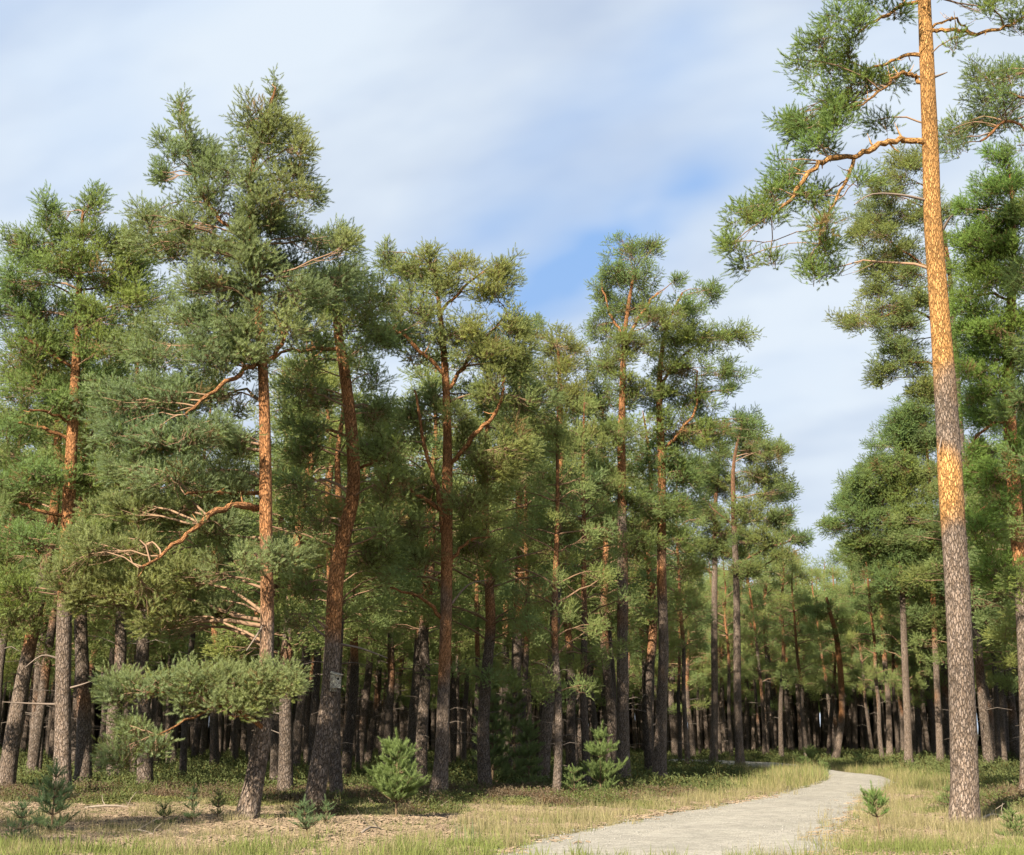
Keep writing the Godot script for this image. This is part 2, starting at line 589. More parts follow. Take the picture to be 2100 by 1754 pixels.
# ------------------------------------------------------------------ young pines
func sapling(label: String, px: float, py: float, top: float, spread: float, hue: Color, o := {}) -> void:
	rng.seed = hash(label)
	var base := on_ground(px, py)
	base.y = height(base.x, base.z) - 0.02
	var pp := per_pixel(base)
	var tall := (py - top) * pp
	var half := spread * pp
	var t := thing("young_pine", label, "young pine", base, "young pines along the forest edge")
	var s := Shape.new()
	var wood := Color(0.16, 0.11, 0.07)
	var lean: float = o.get("lean", 0.0) * pp
	var path := [Vector3.ZERO, Vector3(lean * 0.3, tall * 0.35, 0.02), Vector3(lean * 0.8, tall * 0.7, 0), Vector3(lean, tall * 0.93, 0)]
	var sp := smooth_path(path, 3)
	var r := []
	var c := []
	for k in sp.size():
		r.append(lerpf(0.008 + tall * 0.013, 0.004, float(k) / (sp.size() - 1)))
		c.append(wood)
	tube(s, sp, r, 7, c)
	commit("stem", [s], [M.twig], t)
	var placed := []
	var tints := []
	var size := clampf(tall * 0.95, 0.6, 1.3) * float(o.get("size", 1.0))
	var levels: int = o.get("levels", 5)
	var bare: float = o.get("bare", 0.25)
	for k in levels:
		var f := lerpf(bare, 0.9, float(k) / (levels - 1))
		var at: Vector3 = sp[int(f * (sp.size() - 1))]
		var reach := half * (1.0 - 0.8 * pow((f - bare) / (1.0 - bare), 1.2)) * (0.75 if k == 0 else 1.0)
		var n := rng.randi_range(5, 7)
		for j in n:
			var a := TAU * (j + rng.randf_range(-0.3, 0.3)) / n + k
			var l := reach * rng.randf_range(0.4, 1.15)
			var out := Vector3(cos(a), rng.randf_range(-0.15, 0.15), sin(a))
			var e := at + out * l * 0.75 + Vector3.UP * l * rng.randf_range(0.2, 0.6)
			var w := Shape.new()
			tube(w, [at, at.lerp(e, 0.5) - Vector3.UP * l * 0.06, e], [0.006 + 0.006 * tall, 0.006, 0.003], 4, [wood, wood, wood])
			commit("branch", [w], [M.twig], t)
			var many := maxi(2, int(round(l / 0.024)))
			for m in many:
				var g := rng.randf_range(0.8, 1.2)
				var d := (out * rng.randf_range(0.1, 0.9) + Vector3.UP * rng.randf_range(0.3, 1.0) + Vector3(rng.randf_range(-0.7, 0.7), 0, rng.randf_range(-0.7, 0.7))).normalized()
				var f0 := at.lerp(e, lerpf(0.25, 1.0, float(m + 1) / many))
				placed.append(Transform3D(facing(d, rng.randf() * TAU, size * rng.randf_range(0.4, 0.95)), f0))
				tints.append(Color(hue.r * g, hue.g * g, hue.b * g))
	for k in 5:
		placed.append(Transform3D(facing(Vector3(rng.randfn() * 0.3, 1, rng.randfn() * 0.3).normalized(), k, size * (1.3 if k == 0 else 0.9)), Vector3(sp[-1]) - Vector3(0, size * 0.05 * k, 0)))
		tints.append(hue)
	scatter("needles", candle, placed, tints, t).set_meta("kind", "stuff")

# ------------------------------------------------------------------ ground plants
func blade(s: Shape, at: Vector3, dir: Vector3, long: float, wide: float, droop: float, tint: Color) -> void:
	var side := dir.cross(Vector3.UP)
	side = side.normalized() if side.length() > 0.01 else Vector3.RIGHT
	side = side.rotated(dir.normalized(), rng.randf() * PI)
	var flat := Vector3(dir.x, 0, dir.z)
	var a := at
	var b := at + dir * long * 0.5
	var e := b + (dir + flat * droop - Vector3.UP * droop * 0.6).normalized() * long * 0.5
	var n := side.cross(dir).normalized()
	var f := s.v.size()
	s.v.append_array(PackedVector3Array([a - side * wide * 0.5, a + side * wide * 0.5, b - side * wide * 0.42, b + side * wide * 0.42, e]))
	for k in 5:
		s.n.append((n + Vector3.UP * 0.5).normalized())
		s.uv.append(Vector2.ZERO)
		s.c.append(tint)
	s.i.append_array(PackedInt32Array([f, f + 2, f + 1, f + 1, f + 2, f + 3, f + 2, f + 4, f + 3]))

func tuft_mesh(number: int, blades: int, tall: float, wide: float, lean: float, droop: float) -> ArrayMesh:
	rng.seed = 70 + number
	var s := Shape.new()
	for k in blades:
		var a := rng.randf() * TAU
		var d := Vector3(cos(a) * rng.randf() * lean, 1, sin(a) * rng.randf() * lean).normalized()
		var g := rng.randf_range(0.75, 1.25)
		blade(s, Vector3(rng.randfn() * 0.05, -0.02, rng.randfn() * 0.05), d, tall * rng.randf_range(0.5, 1.1), wide, droop * rng.randf(), Color(g, g, g * rng.randf_range(0.8, 1.1)))
	var m := ArrayMesh.new()
	m.add_surface_from_arrays(Mesh.PRIMITIVE_TRIANGLES, s.arrays(true))
	m.surface_set_material(0, M.grass)
	return m

func shrublet_mesh(number: int, leaves: int, tall: float, broad: float, leaf: float) -> ArrayMesh:
	rng.seed = 170 + number
	var s := Shape.new()
	for k in leaves:
		var a := rng.randf() * TAU
		var r := sqrt(rng.randf()) * broad
		var p := Vector3(cos(a) * r, tall * rng.randf() * (1.0 - 0.5 * r / broad), sin(a) * r)
		var d := Vector3(rng.randfn(), rng.randf_range(0.1, 1.6), rng.randfn()).normalized()
		var g := rng.randf_range(0.7, 1.3)
		blade(s, p, d, leaf * rng.randf_range(0.7, 1.4), leaf * 0.38, 0.5, Color(g, g, g))
	for k in 7:
		var a := rng.randf() * TAU
		blade(s, Vector3.ZERO, Vector3(cos(a) * 0.6, 1, sin(a) * 0.6).normalized(), tall, 0.006, 0.2, Color(0.9, 0.6, 0.5))
	var m := ArrayMesh.new()
	m.add_surface_from_arrays(Mesh.PRIMITIVE_TRIANGLES, s.arrays(true))
	m.surface_set_material(0, M.grass)
	return m

func chip_mesh() -> ArrayMesh:
	rng.seed = 55
	var s := Shape.new()
	for k in 5:
		var at := Vector3(rng.randfn() * 0.06, 0.012 + rng.randf() * 0.012, rng.randfn() * 0.06)
		var a := rng.randf() * TAU
		var g := rng.randf_range(0.45, 1.35)
		box(s, Vector3(rng.randf_range(0.02, 0.11), 0.008, rng.randf_range(0.006, 0.026)), Transform3D(Basis.from_euler(Vector3(rng.randf_range(-0.35, 0.35), a, rng.randf_range(-0.35, 0.35))), at), Color(g, g * 0.95, g * 0.9))
	var m := ArrayMesh.new()
	m.add_surface_from_arrays(Mesh.PRIMITIVE_TRIANGLES, s.arrays())
	m.surface_set_material(0, M.litter)
	return m

func pebble_mesh() -> ArrayMesh:
	rng.seed = 56
	var s := Shape.new()
	for k in 4:
		var at := Vector3(rng.randfn() * 0.12, 0.0, rng.randfn() * 0.12)
		var r := rng.randf_range(0.008, 0.022)
		var g := rng.randf_range(0.7, 1.25)
		var c := Color(g, g, g)
		var f := s.v.size()
		s.v.append(at + Vector3.UP * r * 0.8)
		s.n.append(Vector3.UP)
		for j in 6:
			var a := TAU * j / 6.0
			var q := Vector3(cos(a), 0, sin(a)) * r * rng.randf_range(0.8, 1.3)
			s.v.append(at + q + Vector3.UP * r * 0.35)
			s.n.append((q.normalized() + Vector3.UP * 0.6).normalized())
			s.v.append(at + q * 1.05 - Vector3.UP * r * 0.4)
			s.n.append(q.normalized())
		for j in 13:
			s.uv.append(Vector2.ZERO)
			s.c.append(c)
		for j in 6:
			var p := f + 1 + j * 2
			var q := f + 1 + ((j + 1) % 6) * 2
			s.i.append_array(PackedInt32Array([f, p, q, p, p + 1, q, q, p + 1, q + 1]))
	var m := ArrayMesh.new()
	m.add_surface_from_arrays(Mesh.PRIMITIVE_TRIANGLES, s.arrays())
	m.surface_set_material(0, M.pebble)
	return m

# ------------------------------------------------------------------ materials
func noise_image(freq: float, octaves: int, sd: int, size := 512) -> Image:
	var n := FastNoiseLite.new()
	n.noise_type = FastNoiseLite.TYPE_SIMPLEX
	n.seed = sd
	n.frequency = freq
	n.fractal_octaves = octaves
	return n.get_seamless_image(size, size)

func plain(called: String, rough: float) -> StandardMaterial3D:
	var m := StandardMaterial3D.new()
	m.resource_name = called
	m.roughness = rough
	m.metallic_specular = 0.3
	m.vertex_color_use_as_albedo = true
	return m

func materials() -> void:
	M.needle = plain("needles", 0.5)
	M.needle.backlight_enabled = true
	M.needle.backlight = Color(0.84, 0.86, 0.55)
	M.twig = plain("twig", 0.9)
	M.grass = plain("grass", 0.8)
	M.grass.backlight_enabled = true
	M.grass.backlight = Color(0.6, 0.62, 0.4)
	M.litter = plain("litter", 0.95)
	M.pebble = plain("pebble", 0.95)
	# bark: plates parted by dark cracks
	var cell := FastNoiseLite.new()
	cell.noise_type = FastNoiseLite.TYPE_CELLULAR
	cell.cellular_return_type = FastNoiseLite.RETURN_DISTANCE2_SUB
	cell.cellular_jitter = 1.0
	cell.frequency = 0.022
	cell.seed = 3
	cell.domain_warp_enabled = true
	cell.domain_warp_amplitude = 18.0
	cell.domain_warp_frequency = 0.02
	var size := 512
	var a := cell.get_seamless_image(size, size)
	var grain := noise_image(0.05, 4, 8)
	var flakes := noise_image(0.012, 3, 9)
	var col := Image.create(size, size, false, Image.FORMAT_RGB8)
	var rel := Image.create(size, size, false, Image.FORMAT_RGB8)
	for y in size:
		for x in size:
			var e := a.get_pixel(x, y).r
			var plate := smoothstep(0.08, 0.4, e)
			var g := grain.get_pixel(x, y).r
			var fl := flakes.get_pixel(x, y).r
			var v := lerpf(0.5, 0.80 + 0.3 * (fl - 0.5), plate) * (0.72 + 0.52 * g)
			col.set_pixel(x, y, Color(minf(v, 1), minf(v * lerpf(0.95, 1.0, fl), 1), minf(v * lerpf(0.9, 1.03, fl), 1)))
			var h := plate * 0.75 + g * 0.25
			rel.set_pixel(x, y, Color(h, h, h))
	M.bark = plain("bark", 0.9)
	M.bark.albedo_texture = ImageTexture.create_from_image(col)
	M.bark.heightmap_enabled = true
	M.bark.heightmap_texture = ImageTexture.create_from_image(rel)
	M.bark.heightmap_scale = 2.2
	M.bark.uv1_scale = Vector3(1, 0.75, 1)
	# soil and gravel
	var fine := noise_image(0.06, 5, 21)
	var coarse := noise_image(0.01, 4, 22)
	var soil := Image.create(size, size, false, Image.FORMAT_RGB8)
	var grit := Image.create(size, size, false, Image.FORMAT_RGB8)
	for y in size:
		for x in size:
			var f := fine.get_pixel(x, y).r
			var c := coarse.get_pixel(x, y).r
			var v := clampf(0.35 + 0.75 * f + 0.35 * (c - 0.5), 0.0, 1.0)
			soil.set_pixel(x, y, Color(v, v * lerpf(0.96, 1.0, c), v * 0.97))
			var q := clampf(0.86 + 0.24 * (f - 0.5) + 0.14 * (c - 0.5), 0.0, 1.0)
			grit.set_pixel(x, y, Color(q, q * 0.985, q * 0.955))
	M.soil = plain("soil", 1.0)
	M.soil.albedo_texture = ImageTexture.create_from_image(soil)
	M.soil.uv1_triplanar = true
	M.soil.uv1_world_triplanar = true
	M.soil.uv1_scale = Vector3(0.45, 0.45, 0.45)
	M.soil.heightmap_enabled = true
	M.soil.heightmap_texture = ImageTexture.create_from_image(fine)
	M.soil.heightmap_scale = 3.0
	M.gravel = plain("gravel", 1.0)
	M.gravel.albedo_texture = ImageTexture.create_from_image(grit)
	M.gravel.uv1_triplanar = true
	M.gravel.uv1_world_triplanar = true
	M.gravel.uv1_scale = Vector3(0.55, 0.55, 0.55)
	M.gravel.heightmap_enabled = true
	M.gravel.heightmap_texture = ImageTexture.create_from_image(fine)
	M.gravel.heightmap_scale = 0.8
	M.board = plain("weathered board", 0.85)
	M.board.albedo_texture = ImageTexture.create_from_image(soil)
	M.board.uv1_scale = Vector3(1.5, 0.4, 1)
	M.board_plain = plain("weathered front board", 0.85)
	M.board_plain.vertex_color_use_as_albedo = false
	M.board_plain.albedo_color = Color(0.66, 0.64, 0.54).linear_to_srgb()
	M.board_plain.albedo_texture = M.board.albedo_texture
	M.board_plain.uv1_triplanar = true

# ------------------------------------------------------------------ sky
func sky_picture() -> ImageTexture:
	var w := 2048
	var h := 1024
	var im := Image.create(w, h, false, Image.FORMAT_RGBF)
	im.fill(Color(0.11, 0.11, 0.09))
	var big := FastNoiseLite.new()
	big.seed = 12
	big.frequency = 1.0
	big.fractal_octaves = 4
	var fine := FastNoiseLite.new()
	fine.seed = 31
	fine.frequency = 3.4
	fine.fractal_octaves = 4
	var wisps := FastNoiseLite.new()
	wisps.seed = 44
	wisps.frequency = 2.2
	wisps.fractal_octaves = 5
	wisps.fractal_gain = 0.6
	# openings in the thin cloud, by direction: [frame x, frame y, half width, half height, turn, depth]
	var gaps := []
	for q in [[1140, 590, 200, 80, -0.35, 0.85], [1375, 405, 150, 50, -0.5, 0.8], [1400, 85, 80, 50, -0.6, 0.7], [1270, 500, 150, 55, -0.6, 0.6], [1000, 470, 200, 40, -0.35, 0.28], [1150, 260, 190, 45, -0.45, 0.22]]:
		var d := (sight(q[0], q[1], 1.0) - EYE).normalized()
		gaps.append([d, q[2] / FOCAL, q[3] / FOCAL, q[4], q[5]])
	for y in h / 2:
		var up := PI / 2 - PI * (y + 0.5) / h
		for x in w:
			var az := TAU * (x + 0.5) / w
			var d := Vector3(sin(az) * cos(up), sin(up), -cos(az) * cos(up))
			var flat := Vector2(d.x, d.z) / (d.y + 0.35)
			# streaks run from lower left to upper right of the view
			var s := Vector2(flat.x * 0.9 + flat.y * 0.5, flat.y * 1.0 - flat.x * 0.5)
			var n := big.get_noise_2d(s.x * 0.7, s.y * 1.6) + 0.35 * fine.get_noise_2d(s.x * 0.6, s.y * 1.1)
			var clear := clampf(0.03 + n * 0.38, 0.0, 0.6)
			for g in gaps:
				var away: Vector3 = d - g[0]
				if away.length_squared() < 0.06:
					var u: float = away.x
					var v: float = away.y
					var cu: float = (u * cos(g[3]) - v * sin(g[3])) / g[1]
					var cv: float = (u * sin(g[3]) + v * cos(g[3])) / g[2]
					clear += g[4] * exp(-(cu * cu + cv * cv) * 0.7) * (0.8 + 0.9 * fine.get_noise_2d(s.x * 0.8 + 5.0, s.y * 0.8))
			var fibre := wisps.get_noise_2d(s.x * 1.0 + s.y * 0.3, s.y * 1.9)
			clear += fibre * 0.10
			var shade := 0.42 + 0.28 * fibre + 0.5 * big.get_noise_2d(s.x * 1.1 + 40.0, s.y * 1.7) + 0.25 * fine.get_noise_2d(s.x * 0.8 + 9.0, s.y * 1.4)
			clear = clampf(clear, 0.0, 0.95)
			var air := Color(0.078, 0.162, 0.325).lerp(Color(0.185, 0.25, 0.335), pow(1.0 - d.y, 3.0))
			var cloud := Color(0.284, 0.318, 0.357).lerp(Color(0.195, 0.23, 0.29), clampf(shade * 1.3 - 0.25, 0, 1))
			im.set_pixel(x, y, cloud.lerp(air, clear))
	return ImageTexture.create_from_image(im)

# ------------------------------------------------------------------
func _ready() -> void:
	lumps.seed = 5
	lumps.frequency = 0.01
	lumps.fractal_octaves = 3
	patches.seed = 17
	patches.frequency = 0.01
	patches.fractal_octaves = 2
	# camera
	var cam := Camera3D.new()
	cam.name = "camera"
	cam.position = EYE
	cam.rotation.x = PITCH
	cam.fov = rad_to_deg(2.0 * atan(877.0 / FOCAL))
	cam.far = 1200.0
	add_child(cam)
	cam.current = true
	# sky
	var env := Environment.new()
	env.background_mode = Environment.BG_SKY
	env.sky = Sky.new()
	var sm := PanoramaSkyMaterial.new()
	sm.panorama = sky_picture()
	env.sky.sky_material = sm
	env.tonemap_mode = Environment.TONE_MAPPER_LINEAR
	env.tonemap_exposure = 2.75
	env.sdfgi_enabled = true
	env.ssao_enabled = true
	env.ssil_enabled = true
	var we := WorldEnvironment.new()
	we.name = "environment"
	we.environment = env
	add_child(we)
	# sun: behind the camera on the left, fairly high
	var sun := DirectionalLight3D.new()
	sun.name = "sun"
	sun.light_energy = 1.6
	sun.light_color = Color(1.0, 0.95, 0.86)
	sun.light_angular_distance = 0.6
	sun.shadow_enabled = true
	sun.basis = Basis.looking_at(Vector3(0.41, -0.60, -0.80).normalized())
	add_child(sun)
	materials()
	for k in 4:
		sprays.append(make_spray(k, true))
		plain_sprays.append(make_spray(k + 10, false))
	candle = make_candle()
	setting()
	print("setting ", Time.get_ticks_msec())
	front_pines()
	print("front ", Time.get_ticks_msec())
	stand_pines()
	print("stand ", Time.get_ticks_msec())
	young_pines()
	nest_box()
	fallen_wood()
	undergrowth()
	print("done ", Time.get_ticks_msec())

# ------------------------------------------------------------------ ground and road
func setting() -> void:
	for q in [[930, 1775], [1150, 1712], [1380, 1669], [1550, 1640], [1660, 1614], [1690, 1602], [1690, 1594], [1655, 1588], [1605, 1581.5], [1540, 1576], [1440, 1571], [1330, 1566]]:
		var p := on_ground(q[0], q[1])
		road_left.append(Vector2(p.x, p.z))
	for q in [[1722, 1775], [1746, 1706], [1778, 1655], [1800, 1632], [1826, 1612], [1830, 1603], [1800, 1592], [1740, 1586], [1665, 1574], [1610, 1566.5], [1510, 1562], [1390, 1558]]:
		var p := on_ground(q[0], q[1])
		road_right.append(Vector2(p.x, p.z))
	for k in road_left.size():
		road_mid.append((road_left[k] + road_right[k]) / 2.0)
	# one sheet to the horizon, finer near the camera
	var xs := []
	var zs := []
	for k in 181:
		var f := k / 90.0 - 1.0
		xs.append(24.0 * f + 476.0 * pow(absf(f), 5.0) * signf(f))
	for k in 181:
		var f := k / 180.0
		zs.append(14.0 - 82.0 * f - 640.0 * pow(f, 6.0))
	var s := Shape.new()
	for z in zs:
		for x in xs:
			s.v.append(Vector3(x, height(x, z) if z > -140.0 else 0.0, z))
			s.n.append(Vector3.UP)
			s.uv.append(Vector2(x, z))
			var o := open_ground(x, z)
			var n1 := patches.get_noise_2d(x * 30.0, z * 30.0)
			var n2 := lumps.get_noise_2d(x * 60.0 + 30.0, z * 60.0)
			var moss := Color(0.075, 0.085, 0.035).lerp(Color(0.10, 0.075, 0.045), clampf(0.45 + n1 * 1.6, 0, 1))
			var straw := Color(0.34, 0.28, 0.185).lerp(Color(0.24, 0.225, 0.115), clampf(0.4 + n2 * 1.8, 0, 1))
			s.c.append(moss.lerp(straw, o))
	for r in 180:
		for k in 180:
			var a := r * 181 + k
			var b := a + 181
			s.i.append_array(PackedInt32Array([a, b, a + 1, a + 1, b, b + 1]))
	var st := SurfaceTool.new()
	st.create_from_arrays(s.arrays())
	st.generate_normals()
	var m := st.commit()
	m.surface_set_material(0, M.soil)
	var g := MeshInstance3D.new()
	g.name = "ground"
	g.mesh = m
	g.set_meta("kind", "structure")
	add_child(g)
	# gravel road
	var rs := Shape.new()
	var lp := []
	var rp := []
	for k in road_left.size():
		lp.append(Vector3(road_left[k].x, 0, road_left[k].y))
		rp.append(Vector3(road_right[k].x, 0, road_right[k].y))
	lp = smooth_path(lp, 12)
	rp = smooth_path(rp, 12)
	for k in lp.size():
		for j in 13:
			var f := j / 12.0
			var p: Vector3 = lp[k].lerp(rp[k], f)
			var wob := 0.0
			if j == 0 or j == 12:
				var across: Vector3 = (rp[k] - lp[k]).normalized()
				p += across * lumps.get_noise_2d(p.x * 130.0, p.z * 130.0) * 0.35
				wob = -0.03
			p.y = 0.03 + 0.035 * sin(f * PI) - 0.012 * (exp(-pow((f - 0.3) / 0.08, 2)) + exp(-pow((f - 0.7) / 0.08, 2))) + wob + 0.012 * lumps.get_noise_2d(p.x * 120.0, p.z * 120.0)
			rs.v.append(p)
			rs.n.append(Vector3.UP)
			rs.uv.append(Vector2(p.x, p.z))
			var tone := 1.0 + 0.22 * lumps.get_noise_2d(p.x * 70.0, p.z * 70.0)
			rs.c.append(Color(0.375 * tone, 0.363 * tone, 0.338 * tone))
	for k in lp.size() - 1:
		for j in 12:
			var a := k * 13 + j
			var b := a + 13
			rs.i.append_array(PackedInt32Array([a, b, a + 1, a + 1, b, b + 1]))
	st = SurfaceTool.new()
	st.create_from_arrays(rs.arrays())
	st.generate_normals()
	m = st.commit()
	m.surface_set_material(0, M.gravel)
	var r := MeshInstance3D.new()
	r.name = "gravel_road"
	r.mesh = m
	r.set_meta("kind", "structure")
	add_child(r)

# ------------------------------------------------------------------ the pines in front
func front_pines() -> void:
	var blue := Color(0.258, 0.308, 0.148)
	var olive := Color(0.272, 0.312, 0.122)
	var fresh := Color(0.235, 0.312, 0.11)
	var deep := Color(0.238, 0.295, 0.115)
	pine("tall straight pine with orange upper trunk near the left edge", [[127, 1645, 34], [131, 1300, 30], [140, 1050, 26], [150, 850, 22], [158, 700, 16], [164, 540, 10], [170, 430, 5]],
		[[95, 415, 28, 38], [192, 400, 26, 36], [140, 465, 60, 35], [60, 480, 50, 35], [240, 478, 55, 30], [110, 530, 80, 35], [270, 535, 55, 25], [215, 560, 60, 25], [20, 560, 60, 35], [60, 620, 80, 35], [210, 640, 80, 30], [300, 590, 55, 35], [100, 690, 100, 35], [230, 700, 60, 30], [50, 780, 80, 40], [130, 800, 70, 35], [225, 770, 55, 35], [20, 860, 50, 25], [60, 960, 85, 28], [180, 960, 60, 26], [50, 1090, 75, 26], [200, 1060, 40, 22], [20, 1190, 55, 28]],
		{"crowd": 1.25, "hue": fresh, "orange": 0.4, "limbs": [[[150, 905, 9], [90, 880, 7, -0.3], [20, 865, 5, -0.6]], [[152, 870, 8], [110, 850, 6, -0.4], [60, 840, 4, -0.8]], [[140, 1055, 9], [90, 1050, 7, -0.3], [40, 1030, 5, -0.5]], [[155, 760, 7], [110, 730, 5, -0.2], [50, 690, 4, -0.5]]],
		"dead": [[[118, 1445], [60, 1443], [5, 1440]], [[140, 1412], [165, 1405], [185, 1398]], [[115, 1350], [85, 1345], [50, 1370]]], "fine": 14})
	pine("thick leaning pine cut by the left edge of the picture", [[8, 1628, 34], [28, 1500, 32], [46, 1400, 30], [67, 1294, 26], [92, 1170, 22], [110, 1060, 20], [118, 900, 15], [112, 740, 8]],
		[[30, 1250, 60, 35], [70, 1225, 45, 30], [10, 1130, 40, 30], [40, 1000, 60, 30], [10, 920, 50, 30], [150, 1180, 40, 28], [60, 850, 50, 30], [30, 740, 50, 35], [85, 700, 50, 30], [110, 760, 50, 30]],
		{"hue": olive, "limbs": [[[95, 1150, 8], [50, 1100, 6], [10, 1080, 4]]]})
	pine("double topped tall pine with a low foliage skirt and leaning foot", [[503, 1690, 40], [522, 1600, 38], [538, 1500, 34], [545, 1400, 31], [548, 1250, 28], [545, 1050, 25], [543, 880, 23], [538, 740, 21], [528, 600, 19], [515, 480, 16], [517, 350, 11], [545, 250, 7], [565, 180, 4]],
		[[566, 178, 12, 28], [558, 225, 30, 24], [600, 250, 22, 25], [505, 240, 20, 28], [535, 280, 50, 28], [622, 295, 22, 25], [372, 212, 12, 26], [385, 262, 30, 30], [352, 295, 25, 30], [420, 300, 35, 28], [330, 345, 28, 18], [450, 335, 50, 25], [610, 345, 40, 26], [560, 385, 60, 28], [645, 385, 26, 16], [420, 375, 45, 20], [295, 430, 28, 32], [370, 440, 60, 32], [470, 425, 60, 32], [580, 430, 70, 28], [330, 485, 55, 26], [430, 495, 60, 26], [575, 525, 75, 28], [655, 480, 50, 28], [712, 492, 34, 28], [400, 560, 50, 28], [500, 575, 75, 32], [610, 580, 70, 32], [690, 560, 55, 32], [385, 640, 70, 34], [480, 650, 80, 32], [590, 655, 60, 28], [310, 700, 60, 34], [420, 715, 90, 32], [510, 700, 40, 26], [250, 800, 65, 34], [340, 785, 80, 34], [440, 800, 70, 32], [220, 870, 50, 34], [300, 880, 80, 34], [400, 870, 80, 34], [480, 880, 50, 30], [270, 945, 60, 24], [350, 960, 80, 30], [430, 950, 70, 28], [485, 985, 45, 24], [270, 1030, 80, 30], [360, 1030, 70, 26], [450, 1065, 60, 22], [190, 1100, 70, 30], [280, 1110, 80, 30], [120, 1165, 60, 32], [200, 1185, 80, 34], [300, 1190, 70, 34], [400, 1155, 70, 30], [480, 1140, 50, 26], [330, 1255, 70, 26], [430, 1225, 60, 26], [590, 1125, 50, 26],
		[250, 1395, 45, 22, -1.6], [320, 1385, 55, 22, -1.7], [400, 1378, 60, 26, -1.6], [480, 1378, 60, 32, -1.5], [550, 1385, 60, 34, -1.6], [605, 1392, 32, 24, -1.6], [500, 1430, 60, 22, -1.6], [410, 1420, 50, 18, -1.7], [265, 1480, 36, 20, -1.8], [245, 1530, 40, 20, -1.9], [320, 1515, 32, 14, -1.8], [230, 1425, 22, 14, -1.7]],
		{"hue": blue, "crowd": 1.3, "dead": [[[556, 1245], [535, 1290], [505, 1335]]], "orange": 0.26, "fine": 14, "front": 0.7, "front_from": 680.0, "limbs": [[[533, 1042, 14], [470, 1035, 13, -0.6], [400, 1085, 11, -1.0], [330, 1140, 8, -1.3], [285, 1165, 5, -1.5]], [[533, 745, 13], [500, 760, 10, -0.3], [440, 800, 8, -0.8], [380, 850, 5, -1.2]], [[535, 1010, 9], [450, 1010, 7, -0.4], [380, 1015, 5, -0.8]], [[540, 745, 12], [565, 725, 10, -0.2], [580, 690, 8, -0.3], [560, 640, 5, -0.3]], [[515, 480, 9], [460, 460, 7], [410, 390, 6], [385, 300, 4], [373, 220, 2]], [[545, 1500, 9], [470, 1440, 8, -0.8], [400, 1420, 6, -1.4], [300, 1420, 4, -1.7]], [[470, 1440, 6, -0.9], [380, 1480, 5, -1.5], [310, 1510, 3, -1.8]]]})
	pine("crooked pine with kinked trunk carrying the pale nest box", [[643, 1660, 36], [652, 1590, 38], [666, 1500, 37], [680, 1370, 34], [688, 1200, 32], [703, 1110, 29], [724, 1010, 27], [722, 900, 25], [706, 760, 22], [693, 680, 18], [690, 610, 13], [700, 540, 7]],
		[[705, 560, 55, 35], [760, 600, 55, 35], [650, 620, 50, 26], [710, 640, 60, 28], [785, 660, 40, 30], [610, 780, 45, 34], [640, 850, 45, 34], [615, 905, 50, 30], [785, 830, 36, 34], [600, 980, 55, 34], [640, 1050, 45, 30], [790, 900, 45, 34], [810, 980, 55, 30], [620, 1180, 50, 34], [600, 1255, 45, 26], [765, 1120, 55, 26], [800, 1070, 40, 24], [745, 700, 40, 26], [775, 755, 40, 28], [625, 735, 40, 24], [660, 800, 36, 26], [760, 825, 36, 26], [750, 900, 40, 28], [650, 690, 40, 22]],
		{"hue": deep, "orange": 0.34, "fine": 14, "front": 0.1, "limbs": [[[697, 712, 9], [640, 717, 8, -0.2], [580, 722, 6, -0.5], [560, 740, 4, -0.6]], [[722, 900, 7], [670, 880, 6, 0.3], [630, 900, 4, 0.5]], [[738, 960, 6], [790, 935, 5, -0.3], [820, 900, 3, -0.5]]],
		"dead": [[[675, 1310], [640, 1280], [650, 1220]], [[700, 1322], [740, 1330], [795, 1350]], [[668, 1290], [640, 1270], [610, 1310]]]})
	pine("broad pine with forking orange limbs in the middle", [[898, 1645, 38], [905, 1560, 28], [909, 1450, 26], [915, 1250, 24], [917, 1000, 22], [917, 870, 17], [912, 750, 14], [902, 640, 9], [890, 540, 5]],
		[[785, 505, 28, 28], [880, 515, 26, 32], [840, 540, 45, 28], [950, 528, 40, 26], [1030, 540, 36, 30], [1000, 578, 45, 24], [915, 572, 45, 24], [800, 580, 50, 34], [850, 622, 55, 26], [1055, 650, 38, 28], [930, 672, 70, 28], [820, 668, 70, 30], [1000, 700, 60, 30], [1060, 720, 50, 34], [870, 715, 45, 20], [1000, 780, 50, 34], [1080, 800, 55, 42], [840, 830, 50, 40], [800, 895, 50, 34], [880, 800, 30, 24], [960, 860, 36, 36], [1000, 920, 50, 42], [850, 980, 50, 34], [965, 1010, 50, 34], [1050, 900, 50, 42], [830, 1060, 50, 26], [780, 1150, 50, 26], [985, 1100, 45, 34], [850, 1130, 40, 24]],
		{"hue": olive, "orange": 0.3, "fine": 14, "front": 0.15, "behind": 0.75, "crowd": 1.35, "limbs": [[[922, 955, 12], [960, 910, 10, -0.4], [1000, 865, 8, -0.7], [1028, 820, 6, -0.9], [1032, 770, 4, -0.9]], [[908, 1090, 11], [890, 980, 9, -0.3], [865, 890, 7, -0.5], [850, 800, 4, -0.6]], [[906, 1050, 8], [850, 1010, 7, -0.5], [770, 965, 4, -0.9]], [[910, 770, 9], [880, 735, 8, -0.2], [830, 690, 8, -0.4], [790, 660, 5, -0.5]], [[917, 800, 9], [960, 740, 8, 0.2], [1000, 690, 6, 0.3], [1040, 640, 4, 0.4]], [[905, 640, 7], [950, 590, 5, 0.3], [1000, 550, 3, 0.5]], [[925, 1150, 7], [960, 1110, 6, -0.2], [1010, 1100, 3, -0.4]], [[908, 1270, 8], [870, 1230, 6, -0.5], [800, 1205, 4, -0.9]]],
		"dead": [[[925, 1240], [960, 1200], [1000, 1190]]]})
